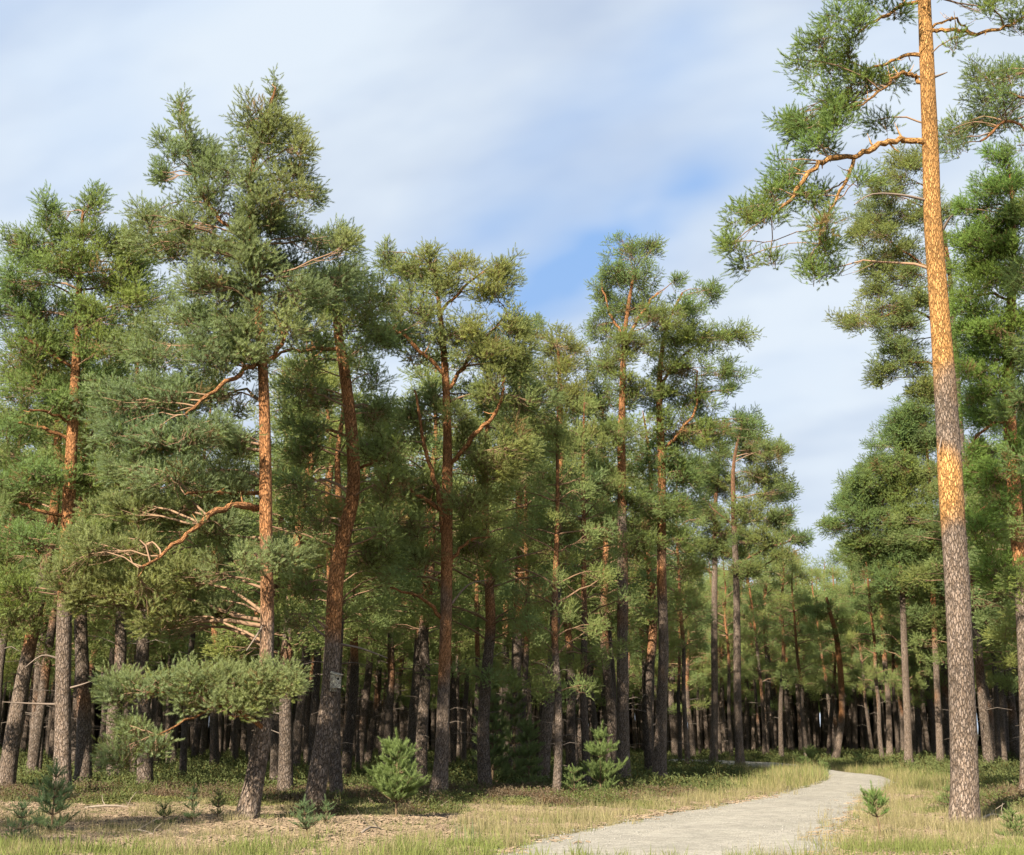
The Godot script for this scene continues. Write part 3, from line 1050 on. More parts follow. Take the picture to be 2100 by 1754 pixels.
	pine("pale leaning trunk in front of the dark thicket", [[1113, 1615, 24], [1120, 1500, 24], [1131, 1400, 23], [1139, 1260, 21], [1144, 1150, 17], [1148, 1000, 13], [1150, 850, 9], [1145, 720, 5]],
		[[1130, 690, 45, 28], [1160, 725, 42, 32], [1115, 760, 50, 34], [1180, 790, 42, 34], [1105, 840, 50, 34], [1165, 880, 50, 34], [1085, 960, 60, 34], [1150, 980, 50, 34], [1120, 1060, 70, 34], [1180, 1090, 45, 26]],
		{"hue": olive, "orange": 0.5, "group": "pines at the bend", "limbs": [[[1140, 1250, 6], [1100, 1200, 4], [1060, 1180, 3]]]})
	pine("slender pine with orange trunk behind the forking pine", [[1052, 1590, 22], [1056, 1450, 21], [1061, 1300, 20], [1066, 1150, 17], [1064, 1000, 13], [1060, 850, 9], [1075, 700, 5]],
		[[1085, 660, 36, 24], [1060, 760, 45, 30], [1030, 860, 50, 34], [1090, 880, 45, 30], [1040, 960, 55, 30], [1070, 1060, 60, 30], [1020, 1110, 45, 26], [1100, 1130, 45, 24]],
		{"hue": deep, "orange": 0.3, "group": "pines at the bend", "depth": 44.0})
	pine("pine with pale foliage in the tall pair left of the bend", [[1279, 1611, 27], [1278, 1500, 25], [1277, 1365, 24], [1277, 1170, 21], [1275, 1000, 18], [1275, 870, 15], [1281, 690, 9], [1300, 560, 5]],
		[[1290, 498, 36, 20], [1340, 496, 26, 20], [1258, 540, 30, 26], [1310, 555, 50, 30], [1240, 592, 30, 28], [1300, 620, 60, 30], [1232, 655, 34, 28], [1290, 690, 60, 28], [1355, 635, 45, 26], [1390, 560, 22, 20], [1240, 735, 45, 30], [1220, 800, 50, 34], [1290, 790, 50, 30], [1250, 870, 55, 34], [1230, 960, 50, 34], [1300, 1005, 50, 30], [1240, 1050, 50, 34], [1310, 1090, 45, 26]],
		{"hue": Color(0.255, 0.32, 0.12), "orange": 0.42, "group": "pines at the bend", "limbs": [[[1277, 690, 7], [1250, 640, 5], [1235, 590, 3]], [[1283, 720, 7], [1310, 650, 6], [1350, 600, 4]]]})
	pine("pine with ragged stepped crown in the tall pair left of the bend", [[1352, 1607, 28], [1357, 1450, 23], [1361, 1330, 21], [1357, 1170, 19], [1357, 950, 16], [1352, 800, 12], [1365, 680, 7], [1400, 600, 4]],
		[[1420, 620, 34, 26], [1462, 585, 28, 18], [1380, 680, 50, 30], [1440, 680, 50, 30], [1505, 678, 38, 18], [1400, 740, 60, 26], [1490, 748, 36, 20], [1350, 800, 50, 30], [1430, 800, 50, 26], [1502, 793, 22, 10], [1400, 870, 55, 34], [1470, 872, 55, 34], [1350, 920, 45, 34], [1535, 850, 24, 20], [1410, 950, 55, 34], [1370, 1030, 45, 28], [1400, 1095, 36, 22]],
		{"hue": fresh, "orange": 0.4, "group": "pines at the bend", "limbs": [[[1357, 930, 8], [1390, 890, 7, -0.3], [1425, 840, 5, -0.5], [1430, 760, 3, -0.5]], [[1353, 800, 7], [1390, 740, 5], [1450, 690, 3]]]})
	pine("thin dark pine left of its twin where the road bends away", [[1463, 1567, 16], [1466, 1450, 14], [1465, 1300, 13], [1466, 1150, 11], [1468, 1020, 8], [1478, 910, 4]],
		[[1480, 920, 45, 26], [1450, 960, 40, 24], [1490, 985, 45, 26], [1440, 1035, 45, 26], [1480, 1085, 50, 20], [1430, 1110, 36, 18], [1500, 1125, 40, 14]],
		{"hue": deep, "orange": 0.72, "bark": Color(0.42, 0.24, 0.14), "group": "pines at the bend", "size": 1.25, "limbs": [[[1466, 1180, 4], [1430, 1155, 3], [1400, 1150, 2]]]})
	pine("thin dark pine with spreading bare boughs where the road bends away", [[1518, 1572, 18], [1513, 1450, 16], [1512, 1365, 15], [1510, 1190, 13], [1505, 1050, 11], [1505, 950, 7], [1525, 860, 4]],
		[[1530, 870, 35, 22], [1590, 915, 30, 24], [1545, 910, 40, 26], [1560, 965, 50, 26], [1595, 1000, 36, 20], [1530, 1035, 50, 24], [1602, 1050, 34, 18], [1560, 1095, 55, 18], [1632, 1090, 30, 16], [1600, 1130, 40, 14], [1540, 1160, 40, 14]],
		{"hue": deep, "orange": 0.72, "bark": Color(0.42, 0.24, 0.14), "group": "pines at the bend", "size": 1.25, "limbs": [[[1512, 1160, 5], [1560, 1130, 4, -0.4], [1620, 1110, 3, -0.8]], [[1510, 1190, 5], [1550, 1170, 4], [1600, 1140, 2]], [[1508, 1080, 4], [1470, 1050, 3], [1440, 1020, 2]]]})
	pine("curved bare pine trunk bowing over the bend of the road", [[1712, 1562, 15], [1722, 1510, 14], [1727, 1460, 13], [1724, 1382, 12], [1715, 1305, 10], [1704, 1262, 8], [1695, 1225, 5]],
		[[1700, 1230, 40, 20], [1660, 1250, 35, 16], [1740, 1260, 36, 18], [1690, 1290, 45, 16]], {"crowd": 0.6, "behind": 0.3, "hue": fresh, "orange": 0.35, "group": "pines right of the bend", "size": 1.2})
	pine("short orange topped pine right of the curved trunk", [[1825, 1560, 13], [1822, 1435, 11], [1815, 1360, 10], [1808, 1250, 8], [1800, 1120, 5]],
		[[1790, 1150, 45, 22], [1830, 1200, 50, 22], [1780, 1230, 45, 20], [1750, 1130, 40, 22], [1820, 1290, 45, 18], [1765, 1290, 36, 16]], {"hue": fresh, "orange": 0.42, "group": "pines right of the bend", "size": 1.2})
	pine("straight grey pine standing between the curved trunk and the big pine", [[1864, 1571, 17], [1861, 1470, 15], [1857, 1380, 14], [1850, 1200, 11], [1845, 1050, 8], [1860, 900, 5], [1880, 820, 3]],
		[[1905, 800, 24, 18], [1871, 826, 30, 22], [1846, 852, 30, 20], [1885, 850, 36, 26], [1790, 908, 22, 9], [1835, 880, 40, 24], [1871, 900, 45, 34], [1790, 950, 34, 22], [1835, 935, 50, 34], [1765, 980, 34, 22], [1733, 1018, 22, 24], [1785, 1005, 45, 30], [1840, 990, 50, 34], [1754, 1040, 36, 26], [1818, 1050, 60, 34], [1871, 1030, 50, 42], [1765, 1099, 45, 30], [1712, 1068, 26, 16], [1818, 1110, 55, 34], [1875, 1110, 50, 34], [1880, 1180, 45, 30], [1820, 1170, 45, 24]],
		{"hue": fresh, "orange": 0.6, "group": "pines right of the bend", "size": 1.3})
	pine("slim pine with bright orange band just left of the big pine", [[1929, 1571, 14], [1924, 1450, 13], [1920, 1365, 12], [1913, 1206, 10], [1910, 1050, 7], [1900, 900, 4]],
		[[1920, 880, 40, 26], [1890, 960, 45, 26], [1930, 1000, 45, 26], [1900, 1080, 50, 26], [1930, 1150, 45, 22], [1890, 1250, 36, 18]], {"hue": deep, "orange": 0.36, "group": "pines right of the bend", "size": 1.25})
	pine("big foreground pine with scaly grey foot and golden orange trunk on the right", [[1977, 1700, 52], [1978, 1600, 53], [1974, 1450, 53], [1965, 1230, 50], [1953, 1040, 48], [1945, 900, 46], [1935, 750, 43], [1924, 600, 38], [1913, 450, 34], [1908, 300, 31], [1902, 150, 29], [1896, 0, 26], [1890, -150, 20], [1886, -330, 8]],
		[[1694, 21, 35, 26, -0.6], [1765, 20, 50, 26], [1677, 70, 42, 24], [1730, 82, 50, 28], [1634, 116, 22, 16], [1690, 118, 50, 20], [1765, 152, 38, 20], [1818, 148, 34, 16], [1694, 198, 50, 28], [1747, 184, 42, 28], [1624, 232, 32, 20], [1660, 252, 50, 32], [1712, 230, 42, 24], [1795, 242, 36, 14], [1677, 282, 42, 15], [1599, 320, 24, 18], [1606, 353, 42, 24], [1571, 381, 34, 24], [1634, 374, 32, 20], [1515, 424, 34, 18], [1571, 424, 46, 28], [1500, 494, 20, 20], [1528, 520, 36, 18], [1578, 520, 32, 18], [1670, 385, 28, 28], [1694, 424, 32, 32], [1677, 476, 36, 32], [1659, 522, 42, 28], [1698, 540, 28, 18], [1765, 353, 20, 11],
		[2070, 30, 40, 22], [1965, 70, 18, 10], [2030, 5, 30, 16], [1840, 20, 30, 18], [1800, -60, 80, 40], [1900, -120, 60, 40], [1980, -80, 70, 40], [1880, -220, 70, 45], [1940, -200, 50, 40], [1890, -320, 40, 40]],
		{"hue": Color(0.225, 0.305, 0.09), "bark": Color(0.75, 0.425, 0.16), "orange": 0.36, "fine": 44, "sides": 44, "relief": 0.02, "behind": 0.5, "front": 0.0, "limbs": [[[1908, 290, 13], [1860, 288, 13], [1815, 292, 12, -0.1], [1760, 318, 11, -0.2], [1700, 325, 10, -0.4], [1655, 360, 9, -0.5], [1620, 410, 6, -0.6], [1580, 440, 4, -0.6]], [[1757, 322, 8, -0.2], [1735, 370, 7, -0.3], [1715, 410, 5, -0.3], [1690, 450, 4, -0.4], [1680, 500, 3, -0.4]], [[1905, 180, 10], [1880, 160, 9, 0.1], [1855, 150, 8], [1830, 165, 6, -0.2], [1790, 200, 5, -0.4], [1740, 220, 3, -0.5]], [[1905, 112, 9], [1870, 112, 8], [1830, 125, 6, 0.2], [1780, 140, 4, 0.4]], [[1895, 5, 9], [1860, 8, 8], [1820, 30, 7, -0.2], [1780, 50, 5, -0.4], [1740, 85, 3, -0.5]], [[1905, 65, 9], [1950, 60, 9, -0.1], [2000, 68, 8, -0.2], [2060, 55, 6, -0.3], [2110, 30, 4, -0.4]], [[1905, 60, 6], [1940, 42, 5, 0.1], [1960, 40, 5, 0.2], [1985, 62, 4, 0.3]]],
		"dead": [[[1905, 412], [1850, 400], [1790, 398], [1752, 420]], [[1915, 158], [1930, 153], [1943, 148]], [[1935, 470], [1945, 452], [1955, 440]], [[1955, 905], [1935, 890], [1925, 930]]]})
	pine("slim grey pine half hidden behind the big golden trunk", [[1990, 1600, 18], [1985, 1300, 17], [1977, 1070, 16], [1968, 870, 14], [1958, 700, 11], [1945, 540, 9], [1920, 420, 6], [1890, 330, 3]],
		[[1860, 318, 42, 22], [1835, 350, 50, 22], [1800, 382, 42, 22], [1820, 424, 60, 28], [1765, 459, 22, 24], [1800, 466, 50, 22], [1840, 505, 50, 22], [1800, 528, 45, 24], [1853, 550, 45, 22], [1800, 580, 38, 16], [1732, 652, 28, 15], [1765, 655, 42, 16], [1818, 614, 50, 24], [1850, 655, 50, 18], [1835, 694, 42, 20], [1853, 725, 50, 24], [1811, 748, 34, 16], [1798, 774, 20, 10], [1890, 780, 40, 24], [1900, 430, 40, 26], [1885, 600, 40, 24]],
		{"hue": Color(0.265, 0.315, 0.115), "orange": 0.7, "group": "pines right of the bend", "size": 1.1, "crowd": 0.9, "limbs": [[[1955, 680, 6], [1880, 640, 5], [1800, 650, 3]], [[1960, 760, 6], [1900, 745, 5], [1840, 740, 3]], [[1948, 560, 6], [1890, 540, 5], [1830, 500, 3]]]})
	pine("stout orange pine at the right edge of the picture", [[2112, 1635, 36], [2106, 1400, 32], [2096, 1200, 30], [2083, 1050, 28], [2071, 870, 26], [2068, 750, 22], [2075, 600, 17], [2078, 450, 11], [2070, 340, 5]],
		[[2032, 365, 40, 26], [2082, 350, 34, 34], [2000, 420, 42, 26], [2060, 430, 42, 26], [1998, 480, 42, 24], [2070, 500, 42, 26], [1985, 540, 34, 20], [2040, 560, 50, 24], [1968, 420, 18, 16], [2000, 720, 42, 34], [1985, 655, 34, 24], [2045, 770, 50, 34], [1990, 800, 34, 26], [2030, 950, 50, 42], [2000, 1050, 42, 42], [2040, 1150, 42, 42], [2000, 900, 34, 34], [2060, 1010, 34, 34], [2085, 640, 34, 26], [2030, 470, 45, 28], [1975, 480, 30, 22], [2090, 430, 40, 30], [2020, 520, 45, 26], [2085, 560, 40, 28], [2010, 620, 45, 26], [2050, 660, 45, 28], [1975, 590, 26, 18], [2020, 690, 42, 26], [1975, 740, 26, 24], [2080, 720, 40, 30], [2010, 840, 42, 30], [1985, 960, 30, 28], [2085, 900, 36, 32], [2050, 310, 30, 22]],
		{"hue": Color(0.22, 0.315, 0.08), "orange": 0.25, "fine": 14, "front": 0.25, "crowd": 1.3, "limbs": [[[2070, 860, 8], [2020, 880, 6], [1985, 920, 4]], [[2090, 1080, 7], [2040, 1040, 5], [1990, 1060, 3]], [[2074, 620, 7], [2030, 600, 5], [1980, 620, 3]]]})
	pine("pine reaching in from beyond the right edge with dark hanging boughs", [[2260, 1660, 40], [2250, 1200, 34], [2240, 800, 28], [2230, 400, 18], [2225, 100, 8]],
		[[2012, 141, 42, 24], [2065, 141, 36, 26], [2012, 198, 34, 20], [2058, 198, 42, 24], [1987, 240, 34, 20], [2047, 240, 42, 20], [1952, 261, 26, 14], [1959, 293, 38, 18], [2086, 293, 20, 14], [2150, 120, 60, 40], [2200, 40, 60, 40], [2280, 120, 60, 40], [2180, 250, 60, 30], [2280, 260, 60, 40], [2120, 420, 50, 30], [2110, 560, 50, 34], [2115, 690, 50, 36], [2100, 800, 46, 34], [2120, 920, 50, 36], [2110, 1060, 46, 36], [2105, 1180, 46, 34], [2180, 480, 60, 36], [2180, 700, 60, 36], [2180, 900, 60, 36]],
		{"hue": Color(0.22, 0.285, 0.10), "crowd": 0.8, "limbs": [[[2232, 420, 10], [2150, 330, 8, -0.3], [2080, 250, 6, -0.5], [2010, 290, 4, -0.6]], [[2230, 300, 9], [2150, 220, 7], [2060, 190, 4, -0.2]]]})

# ------------------------------------------------------------------ the stand behind
const SKYLINE := [[-400, 500], [0, 560], [300, 640], [700, 690], [1100, 760], [1200, 800], [1500, 900], [1560, 960], [1620, 1100], [1650, 1140], [1690, 1165], [1715, 1160], [1745, 1110], [1790, 1010], [1850, 900], [1950, 780], [2100, 620], [2500, 500]]
const MARKS := [[-9999, "left of the straight left pine"], [135, "right of the straight left pine"], [300, "under and behind the low foliage skirt"], [520, "right of the leaning foot"], [660, "right of the nest box pine"], [905, "behind the dark thicket"], [1120, "left of the tall pair"], [1285, "between the tall pair"], [1360, "left of the thin dark twins"], [1515, "beyond the far bit of road"], [1712, "right of the curved trunk"], [1864, "just left of the big golden pine"], [1977, "right of the big golden pine"]]

func skyline(x: float) -> float:
	for k in SKYLINE.size() - 1:
		if x < SKYLINE[k + 1][0]:
			return lerpf(SKYLINE[k][1], SKYLINE[k + 1][1], clampf((x - SKYLINE[k][0]) / float(SKYLINE[k + 1][0] - SKYLINE[k][0]), 0, 1))
	return SKYLINE[-1][1]

func tallest(x: float, depth: float) -> float:
	return sight(x, skyline(x), depth).y

func stand_pines() -> void:
	for k in 7:
		stand.append(make_stand_pine(k))
	print("protos ", Time.get_ticks_msec())
	rng.seed = 77
	# trunks that can be told apart one by one
	for q in [[374, 1608, 0.9, 0.02, "pale straight trunk with flared foot below the foliage skirt"], [272, 1598, 0.85, 0.0, "grey trunk lit from the left under the lowest foliage"], [297, 1624, 1.0, -0.03, "black shaded trunk standing under the lowest foliage"], [197, 1594, 0.9, 0.06, "shaded trunk leaning right beside the straight left pine"], [62, 1602, 0.85, 0.05, "thin dark trunk beside the pine cut by the left edge"], [440, 1584, 0.8, 0.0, "small pale lit trunk left of the leaning foot"], [602, 1592, 0.95, 0.04, "shaded trunk just left of the nest box pine"], [705, 1577, 0.8, 0.0, "thin trunk lit orange right beside the nest box"], [752, 1573, 0.8, 0.09, "pale trunk leaning right in the gap by the green sapling"], [790, 1584, 1.0, 0.0, "dark thick trunk behind the bright green sapling"], [830, 1596, 0.85, 0.08, "bare pale trunk leaning right above the bright green sapling"], [1250, 1596, 0.95, 0.01, "trunk with orange top close left of the tall pair"], [1180, 1586, 0.9, 0.0, "slim trunk lit on its left side beside the pale leaning trunk"], [1412, 1580, 0.9, 0.0, "slim trunk between the tall pair and the thin twins"], [1335, 1576, 0.85, 0.0, "slim shaded trunk between the tall pair"], [1655, 1563, 0.7, 0.0, "short trunk left of the curved bare trunk"], [1700, 1558, 0.6, 0.08, "small grey trunk leaning behind the curved bare trunk"], [2062, 1574, 1.0, -0.01, "grey trunk right of the big golden pine"], [2030, 1577, 1.0, 0.0, "dark trunk close right of the big golden pine"], [975, 1590, 0.9, 0.0, "shaded trunk in the thicket right of the forking pine"], [1395, 1566, 0.85, 0.02, "far thin trunk left of the thin twins"]]:
		var p := on_ground(q[0], q[1])
		p.y = height(p.x, p.z) - 0.05
		var size: float = minf(q[2] * 1.02, tallest(q[0], -p.z) / 14.0)
		stand_tree(rng.randi() % 7, p, size, rng.randf() * TAU, Vector2(q[3], 0), q[4], "single trunks of the stand")
	# trees outside the frame on the left, whose shade lies over the corner
	for q in [[-15.5, 5.0], [-18.5, 3.5]]:
		stand_tree(rng.randi() % 7, Vector3(q[0], -0.05, -q[1]), 1.05, rng.randf() * TAU, Vector2.ZERO, "pine left of the frame whose shade falls on the corner", "pines left of the frame")
	# the rest of the stand, on a jittered grid, nearest first
	var spots := []
	var step := 3.0
	for r in range(0, 40):
		for c in range(-40, 41):
			var x := c * step + rng.randf_range(-1.25, 1.25)
			var z := -29.0 - r * step + rng.randf_range(-1.25, 1.25)
			spots.append([Vector3(x, 0, z), rng.randf(), rng.randi() % 7, rng.randf_range(0.8, 1.08), rng.randf() * TAU, Vector2(rng.randfn() * 0.025, rng.randfn() * 0.02)])
	spots.sort_custom(func(a, b): return a[0].z > b[0].z)
	var made := 0
	var near_ones := {}
	var far := []
	var far_tints := []
	for s in spots:
		var p: Vector3 = s[0]
		var x := frame_x(p)
		if x < -230 or x > 2330:
			continue
		var flat := Vector2(p.x, p.z)
		if p.z > -95.0 and (road_distance(flat) < 4.0 or open_ground(p.x, p.z) > 0.5):
			continue
		if x > 1600 and -p.z < 58.0 and not (x > 2040 and -p.z > 34.0):      # the open bend of the road
			continue
		if x > 1630 and x < 1770 and -p.z < 84.0:
			continue
		if x > 1300 and x < 1640 and -p.z < (47.0 if x < 1400 else 62.0):
			continue
		var near := false
		for o in occupied:
			if o.distance_squared_to(flat) < 3.2:
				near = true
				break
		if near:
			continue
		var size: float = minf(s[3], tallest(x, -p.z) / 14.0)
		if size < 0.42:
			continue
		if -p.z < 50.0 and s[1] < 0.12:
			continue
		p.y = height(p.x, p.z) - 0.05
		if made < 255:
			var side := ""
			for m in MARKS:
				if x >= m[0]:
					side = m[1]
			var how := "slim pine " if -p.z < 48.0 else "distant slim pine "
			var made_tree := stand_tree(s[2], p, size, s[4], s[5], how + side, how + side)
			if -p.z < 48.0:
				near_ones[how + side] = near_ones.get(how + side, []) + [[x, made_tree]]
			made += 1
		else:
			far.append(Transform3D(Basis(Vector3.UP, s[4]).scaled(Vector3.ONE * size), p))
			var g := rng.randf_range(0.85, 1.15)
			far_tints.append(Color(g, g, g))
	for k in 2300:                                               # farther still, until the wood closes
		var a := rng.randf_range(-0.5, 0.5)
		var d := rng.randf_range(120.0, 240.0)
		var p := Vector3(sin(a) * d, 0, -cos(a) * d)
		var size := minf(rng.randf_range(0.8, 1.05), tallest(frame_x(p), -p.z) / 14.0)
		if size > 0.4:
			far.append(Transform3D(Basis(Vector3.UP, rng.randf() * TAU).scaled(Vector3.ONE * size), p))
			var g := rng.randf_range(0.85, 1.15)
			far_tints.append(Color(g, g, g))
	var m := ArrayMesh.new()
	m.add_surface_from_arrays(Mesh.PRIMITIVE_TRIANGLES, bake(stand[0].placed, stand[0].tints, 2).surface_get_arrays(0))
	m.surface_set_material(0, M.needle)
	m.add_surface_from_arrays(Mesh.PRIMITIVE_TRIANGLES, stand[0].trunk_shape.arrays(true))
	m.surface_set_material(1, M.bark)
	for side in near_ones:                                       # told apart by their order across the gap they stand in
		var row: Array = near_ones[side]
		row.sort_custom(func(a, b): return a[0] < b[0])
		if row.size() > 1:
			for k in row.size():
				row[k][1].set_meta("label", "%s of the nearer %s" % [["leftmost", "second from left", "third from left", "fourth from left", "fifth from left", "sixth from left", "seventh from left", "eighth from left", "ninth from left"][mini(k, 8)], side.replace("slim pine", "slim pines")])
	print("stand trees ", made, " far ", far.size())
	var o := scatter("distant_forest", m, far, far_tints, self)
	o.set_meta("kind", "stuff")
	o.set_meta("label", "far pine wood closing the view behind the stand")
	o.set_meta("category", "forest")

# ------------------------------------------------------------------ young pines
func young_pines() -> void:
	var green := Color(0.22, 0.285, 0.11)
	var blue := Color(0.19, 0.26, 0.135)
	sapling("bright green young pine left of the forking pine's foot", 812, 1690, 1538, 84, green, {"levels": 8, "bare": 0.24})
	sapling("bushy bright young pine below the tall pair", 1232, 1634, 1500, 62, green, {"levels": 6, "bare": 0.1})
	sapling("low spreading young pine left of the bushy one below the tall pair", 1178, 1640, 1576, 60, green, {"levels": 4, "bare": 0.1})
	sapling("dark shaded young pine in the bottom left corner", 105, 1716, 1575, 70, blue, {"levels": 6, "bare": 0.2})
	sapling("shaded low pine bush at the very left bottom edge", 40, 1735, 1640, 60, blue, {"levels": 5, "bare": 0.05})
	sapling("small pale young pine left of the leaning foot", 392, 1697, 1622, 32, blue, {"levels": 4})
	sapling("tiny spindly young pine close left of the leaning foot", 446, 1684, 1628, 26, Color(0.22, 0.26, 0.11), {"levels": 4})
	sapling("low green pine shoot on the strewn clearing", 335, 1697, 1656, 36, green, {"levels": 3, "bare": 0.1})
	sapling("bluish young pine in front of the nest box pine", 632, 1730, 1650, 42, blue, {"levels": 4, "bare": 0.35, "lean": -12})
	sapling("tiny bluish pine seedling right of the nest box pine's foot", 668, 1700, 1655, 20, blue, {"levels": 3})
	sapling("young broad pine shrub on the right verge with a bare stem", 1806, 1722, 1622, 44, Color(0.19, 0.28, 0.09), {"levels": 5, "bare": 0.45, "lean": -10})
	sapling("small green shrub at the left side of the big pine's foot", 1945, 1668, 1620, 26, green, {"levels": 4, "bare": 0.1})
	sapling("low green shrub at the lower right corner", 2080, 1725, 1668, 60, green, {"levels": 4, "bare": 0.05})
	sapling("green pine shrub at the foot of the curved trunk", 1660, 1572, 1535, 40, green, {"levels": 4, "bare": 0.05, "size": 1.4})
	sapling("low green shrub on the grassy bank inside the bend", 1650, 1588, 1556, 34, green, {"levels": 4, "bare": 0.05, "size": 1.3})
	sapling("green shrub at the right end of the bank inside the bend", 1688, 1591, 1566, 26, green, {"levels": 3, "bare": 0.05, "size": 1.3})
	sapling("small pine shrub right of the curved trunk's foot", 1760, 1572, 1548, 30, green, {"levels": 3, "bare": 0.05, "size": 1.4})
	for q in [[1010, 1622, 1420, 55, "left"], [1055, 1612, 1380, 55, "middle"], [1000, 1600, 1350, 60, "rear"], [1085, 1625, 1480, 45, "right"]]:
		sapling("%s young pine of the dark thicket beside the pale leaning trunk" % q[4], q[0], q[1], q[2], q[3], Color(0.20, 0.25, 0.11), {"levels": 9, "bare": 0.1})

# ------------------------------------------------------------------ the nest box on the crooked pine
func nest_box() -> void:
	rng.seed = 8
	var depth := -on_ground(643, 1660).z - 0.20
	var at := sight(688, 1412, depth)
	var pp := per_pixel(at)
	var t := thing("nest_box", "pale weathered wooden nest box hung on the crooked pine", "nest box", at)
	t.rotation.y = 0.75
	var w := 15.0 * pp
	var h := 27.0 * pp
	var dpt := 14.0 * pp
	var pale := Color(0.66, 0.64, 0.54)
	var parts := [["back_board", Vector3(w, h * 1.5, 0.018), Vector3(0, h * 0.52, -dpt / 2 - 0.01), pale], ["side_board", Vector3(0.018, h, dpt), Vector3(-w / 2, h / 2, 0), pale], ["side_board", Vector3(0.018, h, dpt), Vector3(w / 2, h / 2, 0), pale], ["floor_board", Vector3(w - 0.02, 0.018, dpt - 0.004), Vector3(0, 0.012, 0), pale * 0.8]]
	for p in parts:
		var s := Shape.new()
		box(s, p[1], Transform3D(Basis(), p[2]), p[3])
		commit(p[0], [s], [M.board], t)
	var s := Shape.new()
	box(s, Vector3(w * 1.15, 0.02, dpt * 1.6), Transform3D(Basis(Vector3.RIGHT, 0.22), Vector3(0, h + 0.022, dpt * 0.18)), pale)
	commit("roof", [s], [M.board], t)
	# front board with a real round entrance
	var hole := CSGBox3D.new()
	hole.name = "front_board"
	hole.size = Vector3(w - 0.002, h * 0.97, 0.018)
	hole.position = Vector3(0, h * 0.49, dpt / 2 + 0.006)
	hole.material = M.board_plain
	var cut := CSGCylinder3D.new()
	cut.name = "entrance"
	cut.radius = w * 0.2
	cut.height = 0.1
	cut.sides = 20
	cut.rotation.x = PI / 2
	cut.position = Vector3(0, h * 0.2, 0)
	cut.operation = CSGShape3D.OPERATION_SUBTRACTION
	hole.add_child(cut)
	t.add_child(hole)

# ------------------------------------------------------------------ fallen wood
func fallen_wood() -> void:
	for q in [[430, 1622, 640, 1612, 0.035, "pale fallen branch lying on the moss left of the nest box pine"], [170, 1664, 330, 1660, 0.028, "thin dark stick lying along the far rim of the left clearing"], [835, 1652, 905, 1676, 0.022, "short broken stick lying beside the bright green young pine"], [1190, 1584, 1320, 1581, 0.045, "grey fallen stem lying in the shade left of the tall pair"], [2010, 1690, 2090, 1683, 0.025, "brown stick lying right of the big golden pine's foot"], [255, 1712, 360, 1722, 0.018, "small twig lying on the bark chips near the left corner"], [740, 1718, 800, 1708, 0.02, "curved twig lying on the clearing below the bright green young pine"]]:
		rng.seed = hash(q[5])
		var a := on_ground(q[0], q[1])
		var b := on_ground(q[2], q[3])
		a.y = height(a.x, a.z) + 0.03
		b.y = height(b.x, b.z) + 0.05
		var t := thing("fallen_branch", q[5], "fallen branch", a, "wood lying on the ground")
		var pts := []
		var rad := []
		var col := []
		for k in 8:
			var f := k / 7.0
			var p := a.lerp(b, f)
			p.y = height(p.x, p.z) + 0.04 + 0.05 * sin(f * 5.0)
			pts.append(p - a + Vector3(0, 0, rng.randf_range(-0.08, 0.08)))
			rad.append(lerpf(q[4], q[4] * 0.35, f))
			col.append(Color(0.24, 0.20, 0.16) * rng.randf_range(0.85, 1.15))
		var s := Shape.new()
		tube(s, pts, rad, 7, col, 1.0, 0.004)
		commit("stem", [s], [M.twig], t)
		for k in [2, 4, 5]:
			var w := Shape.new()
			var d := Vector3(rng.randf_range(-0.3, 0.3), rng.randf_range(0.1, 0.35), rng.randf_range(-0.3, 0.3))
			tube(w, [pts[k], pts[k] + d * 0.5, pts[k] + d + Vector3(0.05, 0, 0)], [q[4] * 0.4, q[4] * 0.3, q[4] * 0.15], 4, [col[0], col[0], col[0]])
			commit("twig", [w], [M.twig], t)

